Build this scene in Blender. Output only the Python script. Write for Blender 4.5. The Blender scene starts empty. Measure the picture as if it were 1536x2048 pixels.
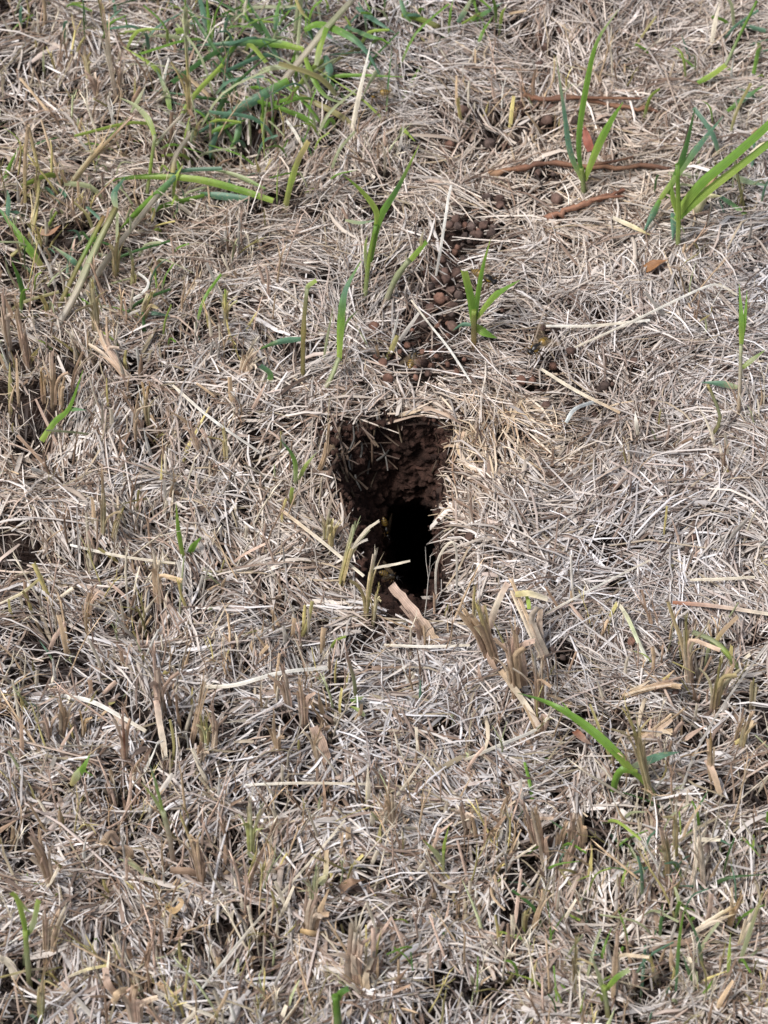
import bpy, math, random
import numpy as np
from mathutils import Vector, Matrix, noise as mnoise

# ------------------------------------------------------------------ camera, light, exposure
SC = bpy.context.scene
MM = 0.001
FW, FH = 1536.0, 2048.0            # photograph frame
DIST, ELEV = 1.70, math.radians(48.0)
WIDTH = 0.350                      # metres across the frame at the burrow
FPX = FW * DIST / WIDTH
CAM = np.array([0.0, -DIST * math.cos(ELEV), DIST * math.sin(ELEV)])
FWD = np.array([0.0, math.cos(ELEV), -math.sin(ELEV)])
RIGHT = np.array([1.0, 0.0, 0.0])
UPV = np.cross(RIGHT, FWD)
cd = bpy.data.cameras.new('camera')
cd.sensor_fit = 'HORIZONTAL'; cd.sensor_width = 36.0
cd.lens = 36.0 * FPX / FW
cd.clip_start = 0.05; cd.clip_end = 200.0
cd.dof.use_dof = True; cd.dof.focus_distance = 1.69; cd.dof.aperture_fstop = 30.0
cam = bpy.data.objects.new('camera', cd); SC.collection.objects.link(cam)
cam.location = CAM.tolist()
cam.rotation_euler = (math.pi / 2 - ELEV, 0, 0)
SC.camera = cam

SUN_EL, SUN_AZ = math.radians(58), math.radians(-122)     # azimuth measured from +Y towards +X
w = bpy.data.worlds.new('World'); SC.world = w; w.use_nodes = True
nt = w.node_tree; nt.nodes.clear()
sky = nt.nodes.new('ShaderNodeTexSky'); sky.sky_type = 'NISHITA'; sky.sun_disc = False
sky.sun_elevation = SUN_EL; sky.sun_rotation = SUN_AZ
sky.air_density = 1.0; sky.dust_density = 4.0; sky.ozone_density = 1.0
hs = nt.nodes.new('ShaderNodeHueSaturation'); hs.inputs['Saturation'].default_value = 0.6
bg = nt.nodes.new('ShaderNodeBackground'); bg.inputs['Strength'].default_value = 0.056
wo = nt.nodes.new('ShaderNodeOutputWorld')
nt.links.new(sky.outputs[0], hs.inputs['Color']); nt.links.new(hs.outputs[0], bg.inputs[0]); nt.links.new(bg.outputs[0], wo.inputs[0])
sd = bpy.data.lights.new('sun', 'SUN'); sd.energy = 1.5; sd.angle = math.radians(11); sd.color = (1.0, 0.975, 0.96)
sun = bpy.data.objects.new('sun', sd); SC.collection.objects.link(sun)
sdir = Vector((math.sin(SUN_AZ) * math.cos(SUN_EL), math.cos(SUN_AZ) * math.cos(SUN_EL), math.sin(SUN_EL)))
sun.rotation_euler = sdir.to_track_quat('Z', 'Y').to_euler()
vs = SC.view_settings
vs.view_transform = 'Standard'; vs.look = 'None'; vs.gamma = 1.0; vs.exposure = 1.14
SC.cycles.max_bounces = 6; SC.cycles.diffuse_bounces = 2; SC.cycles.transmission_bounces = 4; SC.cycles.transparent_max_bounces = 8

rnd = random.Random(11)
rng = np.random.default_rng(5)

# ------------------------------------------------------------------ pixel <-> ground, relief
def vnoise(x, y, seed):
    """smooth value noise in -1..1, numpy arrays"""
    x = np.asarray(x, float); y = np.asarray(y, float)
    xi = np.floor(x).astype(np.int64); yi = np.floor(y).astype(np.int64)
    fx = x - xi; fy = y - yi
    fx = fx * fx * fx * (fx * (fx * 6 - 15) + 10); fy = fy * fy * fy * (fy * (fy * 6 - 15) + 10)
    def h(a, b):
        n = (a * 374761393 + b * 668265263 + seed * 1442695041) & 0xFFFFFFFF
        n = ((n ^ (n >> 13)) * 1274126177) & 0xFFFFFFFF
        n = n ^ (n >> 16)
        return (n & 0xFFFF) / 32767.5 - 1.0
    a = h(xi, yi); b = h(xi + 1, yi); c = h(xi, yi + 1); d = h(xi + 1, yi + 1)
    return (a * (1 - fx) + b * fx) * (1 - fy) + (c * (1 - fx) + d * fx) * fy

def ray(px, py):
    d = FWD * FPX + RIGHT * (px - FW / 2) - UPV * (py - FH / 2)
    return d / np.linalg.norm(d)

def plane_hit(px, py, z=0.0):
    d = ray(px, py); t = (z - CAM[2]) / d[2]
    return CAM + d * t

# mounds and hollows in the thatch: pixel, radius mm, height mm
BUMPS = [(1000, 900, 34, 9), (975, 1030, 26, 7), (1090, 850, 22, 6), (940, 1130, 14, 4), (700, 800, 30, 3),
         (60, 1120, 16, -5), (430, 1090, 13, -10), (1400, 1325, 10, -24), (90, 900, 20, -11), (570, 690, 15, -9),
         (620, 590, 18, 6), (470, 690, 18, 5), (470, 285, 20, -20), (560, 120, 16, -12), (420, 150, 14, -10), (1515, 215, 17, -13), (1050, 1440, 12, -11),
         (475, 1690, 16, -8), (880, 1745, 13, -11), (1400, 1490, 13, -10), (110, 1970, 15, -10), (620, 1740, 13, -8),
         (1130, 1740, 16, -10), (240, 560, 14, -6), (60, 560, 14, -9), (330, 450, 16, -6), (200, 330, 22, -7),
         (150, 1470, 13, -9), (650, 1490, 12, -7), (1240, 1900, 18, -8), (560, 1950, 15, -8), (300, 1830, 14, -7),
         (380, 1400, 14, -6), (260, 1330, 22, 5), (520, 1250, 26, 4), (1180, 1200, 35, 3), (1250, 1010, 30, 3),
         (210, 1250, 16, -7), (1020, 250, 28, -4), (1060, 90, 16, -8), (860, 60, 16, -10), (700, 30, 22, -8),
         (1000, 1900, 18, -9), (800, 1560, 18, -6), (20, 1700, 15, -8), (1480, 1820, 15, -8), (1310, 560, 22, 5),
         (900, 500, 16, -4), (880, 650, 22, -3), (1040, 1560, 20, 4), (560, 930, 20, -4), (320, 960, 20, -5),
         (760, 690, 22, -3), (1440, 1050, 25, 3), (150, 1080, 14, -8), (520, 1080, 12, -6), (1490, 400, 14, -6)]
_r = random.Random(19)
def crowded(px, py):
    d = .3 + .45 * (py > 1250) + .35 * (px < 560) + .15 * (py > 1600)
    if 560 < px < 1280 and 350 < py < 1230: d = .05
    elif px > 900 and py < 1230: d = .2
    return d
while len(BUMPS) < 190:
    _x, _y = _r.uniform(-40, 1576), _r.uniform(-40, 2090)
    if _r.random() < crowded(_x, _y): BUMPS.append((_x, _y, _r.uniform(4.5, 10), -_r.uniform(5, 12)))
BXY = np.array([plane_hit(b[0], b[1])[:2] for b in BUMPS]); BR = np.array([b[2] for b in BUMPS]) * MM; BH = np.array([b[3] for b in BUMPS]) * MM

def top(x, y):
    """height of the top of the dry thatch"""
    x = np.asarray(x, float); y = np.asarray(y, float)
    z = 5.0 * MM * vnoise(x / .075, y / .075, 3) + 3.2 * MM * vnoise(x / .026, y / .026, 7) + 1.2 * MM * vnoise(x / .011, y / .011, 9)
    if z.ndim == 0: return z + float(np.sum(BH * np.exp(-((x - BXY[:, 0]) ** 2 + (y - BXY[:, 1]) ** 2) / (BR * BR))))
    for (bx, by), r, h in zip(BXY, BR, BH):
        d2 = ((x - bx) ** 2 + (y - by) ** 2) / (r * r)
        z = z + h * np.exp(-d2)
    return z

# pits in the litter where the bare earth and its pellets show: pixel, radius mm
BARE = [(945, 455, 13), (893, 530, 13), (890, 600, 10), (880, 650, 14), (840, 700, 18), (880, 730, 14), (1120, 770, 18),
        (1010, 255, 18), (1080, 370, 16), (1050, 420, 14), (960, 300, 12), (535, 255, 12), (1070, 90, 12), (1060, 690, 12)]
RXY = np.array([plane_hit(b[0], b[1])[:2] for b in BARE]); RR = np.array([b[2] for b in BARE]) * MM * 1.25
def bare(x, y):
    m = np.zeros(np.shape(x))
    for (bx, by), r in zip(RXY, RR):
        m = np.maximum(m, np.exp(-((x - bx) ** 2 + (y - by) ** 2) / (r * r)))
    return m
def rimness(x, y):
    x = np.asarray(x, float); y = np.asarray(y, float); m = np.full(x.shape, 9.0)
    for i in range(len(RIM)):
        for f in (0, .33, .67):
            q = RIM[i] * (1 - f) + RIM[(i + 1) % len(RIM)] * f; m = np.minimum(m, (x - q[0]) ** 2 + (y - q[1]) ** 2)
    return np.exp(-m / .013 ** 2)
def soil(x, y):
    return top(x, y) - (13.0 - 8.5 * bare(np.asarray(x, float), np.asarray(y, float))) * (1 - .72 * rimness(x, y)) * MM + 1.0 * MM * vnoise(np.asarray(x) / .009, np.asarray(y) / .009, 21)

def at(px, py, h=0.0):
    """point h millimetres above the thatch that shows at this pixel"""
    z = 0.0
    for _ in range(8):
        p = plane_hit(px, py, z)
        z = 0.5 * z + 0.5 * (float(top(p[0], p[1])) + h * MM)
    return plane_hit(px, py, z)

def pxm(p):
    """metres per photograph pixel at a point"""
    return float(np.dot(np.asarray(p) - CAM, FWD)) / FPX

RIM_PX = [(648, 880), (676, 858), (726, 852), (770, 838), (812, 842), (866, 838), (904, 856), (898, 900), (886, 940), (880, 985), (874, 1030), (876, 1080),
          (876, 1130), (878, 1180), (848, 1216), (796, 1214), (752, 1190), (716, 1145), (706, 1080), (700, 1025), (690, 985), (664, 940), (654, 905)]
RIM = np.array([plane_hit(a, b, 0.001)[:2] for a, b in RIM_PX])
def inside(x, y, poly):
    x = np.asarray(x, float); y = np.asarray(y, float)
    c = np.zeros(x.shape, bool)
    n = len(poly)
    for i in range(n):
        x1, y1 = poly[i]; x2, y2 = poly[(i + 1) % n]
        k = (y1 > y) != (y2 > y)
        with np.errstate(divide='ignore', invalid='ignore'):
            xx = (x2 - x1) * (y - y1) / (y2 - y1 + 1e-15) + x1
        c ^= k & (x < xx)
    return c
RC = RIM.mean(0)
def shrink(k): return RC + (RIM - RC) * k

# ------------------------------------------------------------------ materials
def mat(name): 
    m = bpy.data.materials.new(name); m.use_nodes = True; m.node_tree.nodes.clear(); return m
def N(m, t, **kw):
    n = m.node_tree.nodes.new(t)
    for k, v in kw.items(): setattr(n, k, v)
    return n
def L(m, a, b): m.node_tree.links.new(a, b)

def leaf_material(name, rough, trans, vein, spot=0.0, spec=0.35, mott=.25):
    m = mat(name)
    col = N(m, 'ShaderNodeAttribute', attribute_name='tint')
    acr = N(m, 'ShaderNodeAttribute', attribute_name='across')
    mu = N(m, 'ShaderNodeMath', operation='MULTIPLY'); L(m, acr.outputs['Fac'], mu.inputs[0]); mu.inputs[1].default_value = 19.0
    sn = N(m, 'ShaderNodeMath', operation='SINE'); L(m, mu.outputs[0], sn.inputs[0])
    ve = N(m, 'ShaderNodeMath', operation='MULTIPLY_ADD'); L(m, sn.outputs[0], ve.inputs[0]); ve.inputs[1].default_value = vein; ve.inputs[2].default_value = 1.0
    geo = N(m, 'ShaderNodeNewGeometry')
    no = N(m, 'ShaderNodeTexNoise'); no.inputs['Scale'].default_value = 260.0; no.inputs['Detail'].default_value = 3.0
    L(m, geo.outputs['Position'], no.inputs['Vector'])
    mr = N(m, 'ShaderNodeMapRange'); L(m, no.outputs['Fac'], mr.inputs['Value'])
    mr.inputs['From Min'].default_value = .3; mr.inputs['From Max'].default_value = .7; mr.inputs['To Min'].default_value = 1 - mott; mr.inputs['To Max'].default_value = 1 + mott
    pr = N(m, 'ShaderNodeMath', operation='MULTIPLY'); L(m, ve.outputs[0], pr.inputs[0]); L(m, mr.outputs[0], pr.inputs[1])
    mx = N(m, 'ShaderNodeVectorMath', operation='SCALE'); L(m, col.outputs['Color'], mx.inputs[0]); L(m, pr.outputs[0], mx.inputs['Scale'])
    c = mx.outputs[0]
    if spot > 0:
        n2 = N(m, 'ShaderNodeTexNoise'); n2.inputs['Scale'].default_value = 420.0; n2.inputs['Detail'].default_value = 2.0
        L(m, geo.outputs['Position'], n2.inputs['Vector'])
        m2 = N(m, 'ShaderNodeMapRange'); L(m, n2.outputs['Fac'], m2.inputs['Value']); m2.inputs['From Min'].default_value = .60; m2.inputs['From Max'].default_value = .68
        m2.inputs['To Min'].default_value = 0; m2.inputs['To Max'].default_value = spot
        mi = N(m, 'ShaderNodeMix', data_type='RGBA'); L(m, m2.outputs[0], mi.inputs[0]); L(m, c, mi.inputs[6]); mi.inputs[7].default_value = (.42, .44, .22, 1)
        c = mi.outputs[2]
    p = N(m, 'ShaderNodeBsdfPrincipled'); L(m, c, p.inputs['Base Color']); p.inputs['Roughness'].default_value = rough; p.inputs['Specular IOR Level'].default_value = spec
    bp = N(m, 'ShaderNodeBump'); bp.inputs['Strength'].default_value = .35; bp.inputs['Distance'].default_value = .0002
    L(m, pr.outputs[0], bp.inputs['Height']); L(m, bp.outputs[0], p.inputs['Normal'])
    t = N(m, 'ShaderNodeBsdfTranslucent'); L(m, c, t.inputs['Color'])
    ms = N(m, 'ShaderNodeMixShader'); ms.inputs[0].default_value = trans; L(m, p.outputs[0], ms.inputs[1]); L(m, t.outputs[0], ms.inputs[2])
    o = N(m, 'ShaderNodeOutputMaterial'); L(m, ms.outputs[0], o.inputs[0])
    return m

def straw_material():
    m = mat('dry_straw')
    col = N(m, 'ShaderNodeAttribute', attribute_name='tint')
    p = N(m, 'ShaderNodeBsdfPrincipled'); L(m, col.outputs['Color'], p.inputs['Base Color']); p.inputs['Roughness'].default_value = .5; p.inputs['Specular IOR Level'].default_value = .4
    t = N(m, 'ShaderNodeBsdfTranslucent'); L(m, col.outputs['Color'], t.inputs['Color'])
    ms = N(m, 'ShaderNodeMixShader'); ms.inputs[0].default_value = .06; L(m, p.outputs[0], ms.inputs[1]); L(m, t.outputs[0], ms.inputs[2])
    o = N(m, 'ShaderNodeOutputMaterial'); L(m, ms.outputs[0], o.inputs[0])
    return m

def earth_material(name, c1, c2, scale, bump, rough=.95):
    m = mat(name)
    geo = N(m, 'ShaderNodeNewGeometry')
    no = N(m, 'ShaderNodeTexNoise'); no.inputs['Scale'].default_value = scale; no.inputs['Detail'].default_value = 6.0; no.inputs['Roughness'].default_value = .65
    L(m, geo.outputs['Position'], no.inputs['Vector'])
    cr = N(m, 'ShaderNodeMapRange'); L(m, no.outputs['Fac'], cr.inputs['Value']); cr.inputs['From Min'].default_value = .32; cr.inputs['From Max'].default_value = .68
    mi = N(m, 'ShaderNodeMix', data_type='RGBA'); L(m, cr.outputs[0], mi.inputs[0]); mi.inputs[6].default_value = (*c1, 1); mi.inputs[7].default_value = (*c2, 1)
    n3 = N(m, 'ShaderNodeTexNoise'); n3.inputs['Scale'].default_value = scale * .4; n3.inputs['Detail'].default_value = 2.0
    L(m, geo.outputs['Position'], n3.inputs['Vector'])
    r3 = N(m, 'ShaderNodeMapRange'); L(m, n3.outputs['Fac'], r3.inputs['Value']); r3.inputs['From Min'].default_value = .35; r3.inputs['From Max'].default_value = .65; r3.inputs['To Min'].default_value = .55; r3.inputs['To Max'].default_value = 1.25
    sc3 = N(m, 'ShaderNodeVectorMath', operation='SCALE'); L(m, mi.outputs[2], sc3.inputs[0]); L(m, r3.outputs[0], sc3.inputs['Scale'])
    n2 = N(m, 'ShaderNodeTexNoise'); n2.inputs['Scale'].default_value = scale * 6; n2.inputs['Detail'].default_value = 4.0
    L(m, geo.outputs['Position'], n2.inputs['Vector'])
    ad = N(m, 'ShaderNodeMath', operation='ADD'); L(m, no.outputs['Fac'], ad.inputs[0]); L(m, n2.outputs['Fac'], ad.inputs[1])
    bp = N(m, 'ShaderNodeBump'); bp.inputs['Strength'].default_value = .8; bp.inputs['Distance'].default_value = bump; L(m, ad.outputs[0], bp.inputs['Height'])
    p = N(m, 'ShaderNodeBsdfPrincipled'); L(m, sc3.outputs[0], p.inputs['Base Color']); p.inputs['Roughness'].default_value = rough; p.inputs['Specular IOR Level'].default_value = .2
    L(m, bp.outputs[0], p.inputs['Normal'])
    o = N(m, 'ShaderNodeOutputMaterial'); L(m, p.outputs[0], o.inputs[0])
    return m

def tint_material(name, rough, spec, alpha=None):
    m = mat(name)
    col = N(m, 'ShaderNodeAttribute', attribute_name='tint')
    p = N(m, 'ShaderNodeBsdfPrincipled'); L(m, col.outputs['Color'], p.inputs['Base Color']); p.inputs['Roughness'].default_value = rough; p.inputs['Specular IOR Level'].default_value = spec
    o = N(m, 'ShaderNodeOutputMaterial')
    if alpha is None: L(m, p.outputs[0], o.inputs[0])
    else:
        tr = N(m, 'ShaderNodeBsdfTransparent'); tr.inputs[0].default_value = (.92, .90, .86, 1)
        ms = N(m, 'ShaderNodeMixShader'); ms.inputs[0].default_value = alpha; L(m, tr.outputs[0], ms.inputs[1]); L(m, p.outputs[0], ms.inputs[2]); L(m, ms.outputs[0], o.inputs[0])
    return m

M_STRAW = straw_material()
M_DRY = leaf_material('dry_stalk', .6, .10, .16)
M_GREEN = leaf_material('green_blade', .38, .40, .16, .0, .5, .07)
M_SPOT = leaf_material('mottled_green_blade', .42, .36, .16, .45, .45, .12)
M_SOIL = earth_material('dark_topsoil', (.022, .014, .011), (.060, .038, .030), 90, .0012)
M_PIT = earth_material('red_brown_earth', (.022, .0125, .0095), (.078, .041, .031), 130, .0014)
M_PEB = [earth_material('brown_pellet', (.100, .062, .050), (.185, .118, .095), 420, .0003, .85),
         earth_material('red_pellet', (.14, .074, .053), (.24, .135, .10), 420, .0003, .85),
         earth_material('grey_pellet', (.065, .047, .041), (.14, .10, .085), 420, .0003, .85)]
M_BARK = leaf_material('twig_bark', .7, 0.0, .22)
M_WASP = tint_material('wasp_shell', .35, .5)
M_WING = tint_material('wasp_wing', .25, .5, .30)

# ------------------------------------------------------------------ builders
COL = SC.collection
def mesh_object(name, verts, faces, material, parent=None, tints=None, across=None, smooth=True, origin=None):
    v = np.asarray(verts, float)
    if origin is not None: v = v - np.asarray(origin)
    me = bpy.data.meshes.new(name)
    me.from_pydata(v.tolist(), [], [list(map(int, f)) for f in faces])
    if tints is not None:
        a = me.color_attributes.new('tint', 'FLOAT_COLOR', 'POINT')
        t = np.ones((len(v), 4), np.float32); t[:, :3] = np.asarray(tints, np.float32); a.data.foreach_set('color', t.ravel())
    if across is not None:
        a = me.attributes.new('across', 'FLOAT', 'POINT'); a.data.foreach_set('value', np.asarray(across, np.float32))
    me.materials.append(material)
    if smooth: me.polygons.foreach_set('use_smooth', [True] * len(me.polygons))
    me.update()
    o = bpy.data.objects.new(name, me); COL.objects.link(o)
    if parent is not None: o.parent = parent
    elif origin is not None: o.location = list(origin)
    return o
def tag(o, label=None, cat=None, group=None, kind=None):
    if label: o['label'] = label
    if cat: o['category'] = cat
    if group: o['group'] = group
    if kind: o['kind'] = kind
    return o
def thing(name, label, cat, loc, group=None):
    o = bpy.data.objects.new(name, None); o.empty_display_size = .01; COL.objects.link(o); o.location = list(loc)
    return tag(o, label, cat, group)

def spline(pts, n):
    p = [np.asarray(q, float) for q in pts]
    if len(p) == 2: return np.array([p[0] + (p[1] - p[0]) * t for t in np.linspace(0, 1, n)])
    e = [2 * p[0] - p[1]] + p + [2 * p[-1] - p[-2]]
    out = []
    segs = len(p) - 1
    for t in np.linspace(0, segs, n):
        i = min(int(t), segs - 1); u = t - i
        a, b, c, d = e[i:i + 4]
        out.append(.5 * (2 * b + (c - a) * u + (2 * a - 5 * b + 4 * c - d) * u * u + (3 * b - 3 * c + d - a) * u ** 3))
    return np.array(out)
def tangents(P):
    t = np.gradient(P, axis=0); return t / (np.linalg.norm(t, axis=1)[:, None] + 1e-12)
def mixc(stops, s):
    """colour along a blade: list of (position, rgb)"""
    xs = [a for a, _ in stops]; cs = np.array([c for _, c in stops])
    return np.stack([np.interp(s, xs, cs[:, k]) for k in range(3)], -1)

def ribbon_data(P, widths, twist, fold, stops, jag=0.0, curl=0.0, r=rnd):
    """a leaf blade along the points P: five points across, folded along the midrib"""
    n = len(P); T = tangents(P)
    V = []; C = []; A = []
    s = np.linspace(0, 1, n); cols = mixc(stops, s)
    for i in range(n):
        view = P[i] - CAM; view /= np.linalg.norm(view)
        side = np.cross(T[i], view); ln = np.linalg.norm(side)
        side = side / ln if ln > 1e-4 else RIGHT
        nor = np.cross(side, T[i])
        tw = twist[0] + (twist[1] - twist[0]) * s[i]
        sd_, nr = side * math.cos(tw) + nor * math.sin(tw), nor * math.cos(tw) - side * math.sin(tw)
        for k, a in enumerate((-1, -.5, 0, .5, 1)):
            wj = widths[i] * (1 + (r.uniform(-jag, jag) if abs(a) == 1 else 0))
            V.append(P[i] + sd_ * a * wj * .5 + nr * (abs(a) * fold - a * a * curl) * widths[i] * .5)
            C.append(cols[i] * ((.84 if fold > .2 else 1.1) if k == 2 else (1.12 if abs(a) == 1 else 1.0))); A.append(a)  # folded blades: shade of the crease painted into the midrib colour, edges lightened
    F = []
    for i in range(n - 1):
        for k in range(4):
            q = i * 5 + k; F.append((q, q + 1, q + 6, q + 5))
    return V, F, C, A

def blade_widths(w, n, tip='point', base=.6):
    s = np.linspace(0, 1, n)
    prof = base + (1 - base) * np.minimum(1, s / .3)
    if tip == 'point': prof = prof * np.clip((1 - s) / .55, 0.04, 1) ** .75
    elif tip == 'cut': prof = prof * (1 - .18 * s)
    return w * prof

def tube_data(P, radii, stops, sides=8, fray=0, fraylen=.3, rough=0.0, cap=True, splay=.5, r=rnd, flat=False):
    n = len(P); T = tangents(P); V = []; F = []; C = []; A = []
    s = np.linspace(0, 1, n); cols = mixc(stops, s)
    ref = np.array([.3, -.8, .1])
    streak = [r.uniform(.62, 1.3) for _ in range(sides)]; ph = r.uniform(0, 3)
    for i in range(n):
        ref = np.array([.3 + .2 * math.sin(ph), -.8, .1])
        a = np.cross(T[i], ref); a /= np.linalg.norm(a); b = np.cross(T[i], a)
        for k in range(sides):
            th = 2 * math.pi * k / sides
            rr = radii[i] * (1 + r.uniform(-rough, rough))
            fl = (1.0, .62) if flat else (1, 1)
            V.append(P[i] + (a * math.cos(th) * fl[0] + b * math.sin(th) * fl[1]) * rr); C.append(cols[i] * streak[k] * (1 + r.uniform(-.10, .10))); A.append(math.sin(th * 2.5) * 1.3)
    for i in range(n - 1):
        for k in range(sides):
            F.append((i * sides + k, i * sides + (k + 1) % sides, (i + 1) * sides + (k + 1) % sides, (i + 1) * sides + k))
    if fray:
        length = np.linalg.norm(P[-1] - P[0])
        b0 = (n - 1) * sides
        cen = P[-1]
        for k in range(sides):
            if r.random() < .25: continue
            v1, v2 = np.array(V[b0 + k]), np.array(V[b0 + (k + 1) % sides])
            out = (v1 + v2) / 2 - cen; rad = np.linalg.norm(out); out /= rad + 1e-9
            h = length * fraylen * r.uniform(.25, 1.0)
            q = len(V)
            d1 = T[-1] + out * splay * r.uniform(-.1, .8); d1 /= np.linalg.norm(d1)
            d2 = T[-1] + out * splay * r.uniform(0, 1.6); d2 /= np.linalg.norm(d2)
            m1 = d1 * h * .55; m2 = m1 + d2 * h * .45
            c = cols[-1] * r.uniform(.8, 1.35)
            mid = (v1 + v2) / 2
            V += [v1 + m1, v2 + m1, mid * .6 + v1 * .4 + m2, mid * .6 + v2 * .4 + m2 * .93]; C += [c] * 4; A += [-.5, .5, -.3, .3]
            F += [(b0 + k, b0 + (k + 1) % sides, q + 1, q), (q, q + 1, q + 3, q + 2)]
    elif cap:
        q = len(V); V.append(P[-1] - T[-1] * radii[-1] * .7); C.append(cols[-1] * .55); A.append(0)
        for k in range(sides): F.append(((n - 1) * sides + k, (n - 1) * sides + (k + 1) % sides, q))
    return V, F, C, A

def path(pts, lean=0.0, base_h=-4.0, foot=None):
    """pixel points to space. (px, py, h): h mm above the thatch. (px, py): in the upright plane through the first point, leaning away by lean"""
    out = []
    p0 = None
    for i, q in enumerate(pts):
        if i == 0 and base_h > 0 and foot is not None and len(q) == 2: p0 = np.asarray(foot, float)
        elif i == 0:
            p0 = at(q[0], q[1], q[2] if len(q) > 2 else 0.0); out.append(p0 if len(q) > 2 else p0 + np.array([0, 0, min(base_h, 0) * MM])); continue
        if len(q) > 2: out.append(at(q[0], q[1], q[2]))
        else:
            d = ray(q[0], q[1]); nrm = np.array([0, 1.0, -lean]); t = np.dot(p0 - CAM, nrm) / np.dot(d, nrm)
            out.append(CAM + d * t)
    return out

# colours (albedo)
GREEN = (.185, .345, .055); LIME = (.36, .48, .10); DEEP = (.075, .17, .05); BLUE = (.13, .255, .165); PALEG = (.45, .49, .28); YEL = (.56, .48, .20)
TAN = (.52, .385, .25); PINK = (.53, .39, .31); BROWN = (.34, .235, .165); OLIVE = (.33, .295, .125); PALE = (.64, .57, .45); GOLD = (.46, .31, .14); WHITE = (.70, .68, .62); RED = (.30, .12, .065)
GREY = (.40, .37, .33)
def dim(c, k): return tuple(x * k for x in c)

# ------------------------------------------------------------------ the setting: earth, burrow, straw
def axis(lo, hi, step, far):
    a = list(np.arange(lo, hi + step / 2, step))
    left = [lo - d for d in (.02, .06, .15, .4, 1, 3, 8, far)][::-1]; right = [hi + d for d in (.02, .06, .15, .4, 1, 3, 8, far)]
    return np.array(left + a + right)
gx = axis(-.30, .30, .004, 30); gy = axis(-.42, .50, .004, 30)
X, Y = np.meshgrid(gx, gy); Z = soil(X, Y)
V = np.stack([X.ravel(), Y.ravel(), Z.ravel()], -1); nx, ny = len(gx), len(gy)
cxm = (X[:-1, :-1] + X[1:, 1:]) / 2; cym = (Y[:-1, :-1] + Y[1:, 1:]) / 2
keep = ~inside(cxm, cym, shrink(1.0))
jj, ii = np.nonzero(keep)
i0 = jj * nx + ii
ground = mesh_object('ground', V, np.stack([i0, i0 + 1, i0 + nx + 1, i0 + nx], -1), M_SOIL)
tag(ground, 'dark crumbly topsoil under the dry mown grass', kind='structure')

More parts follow.
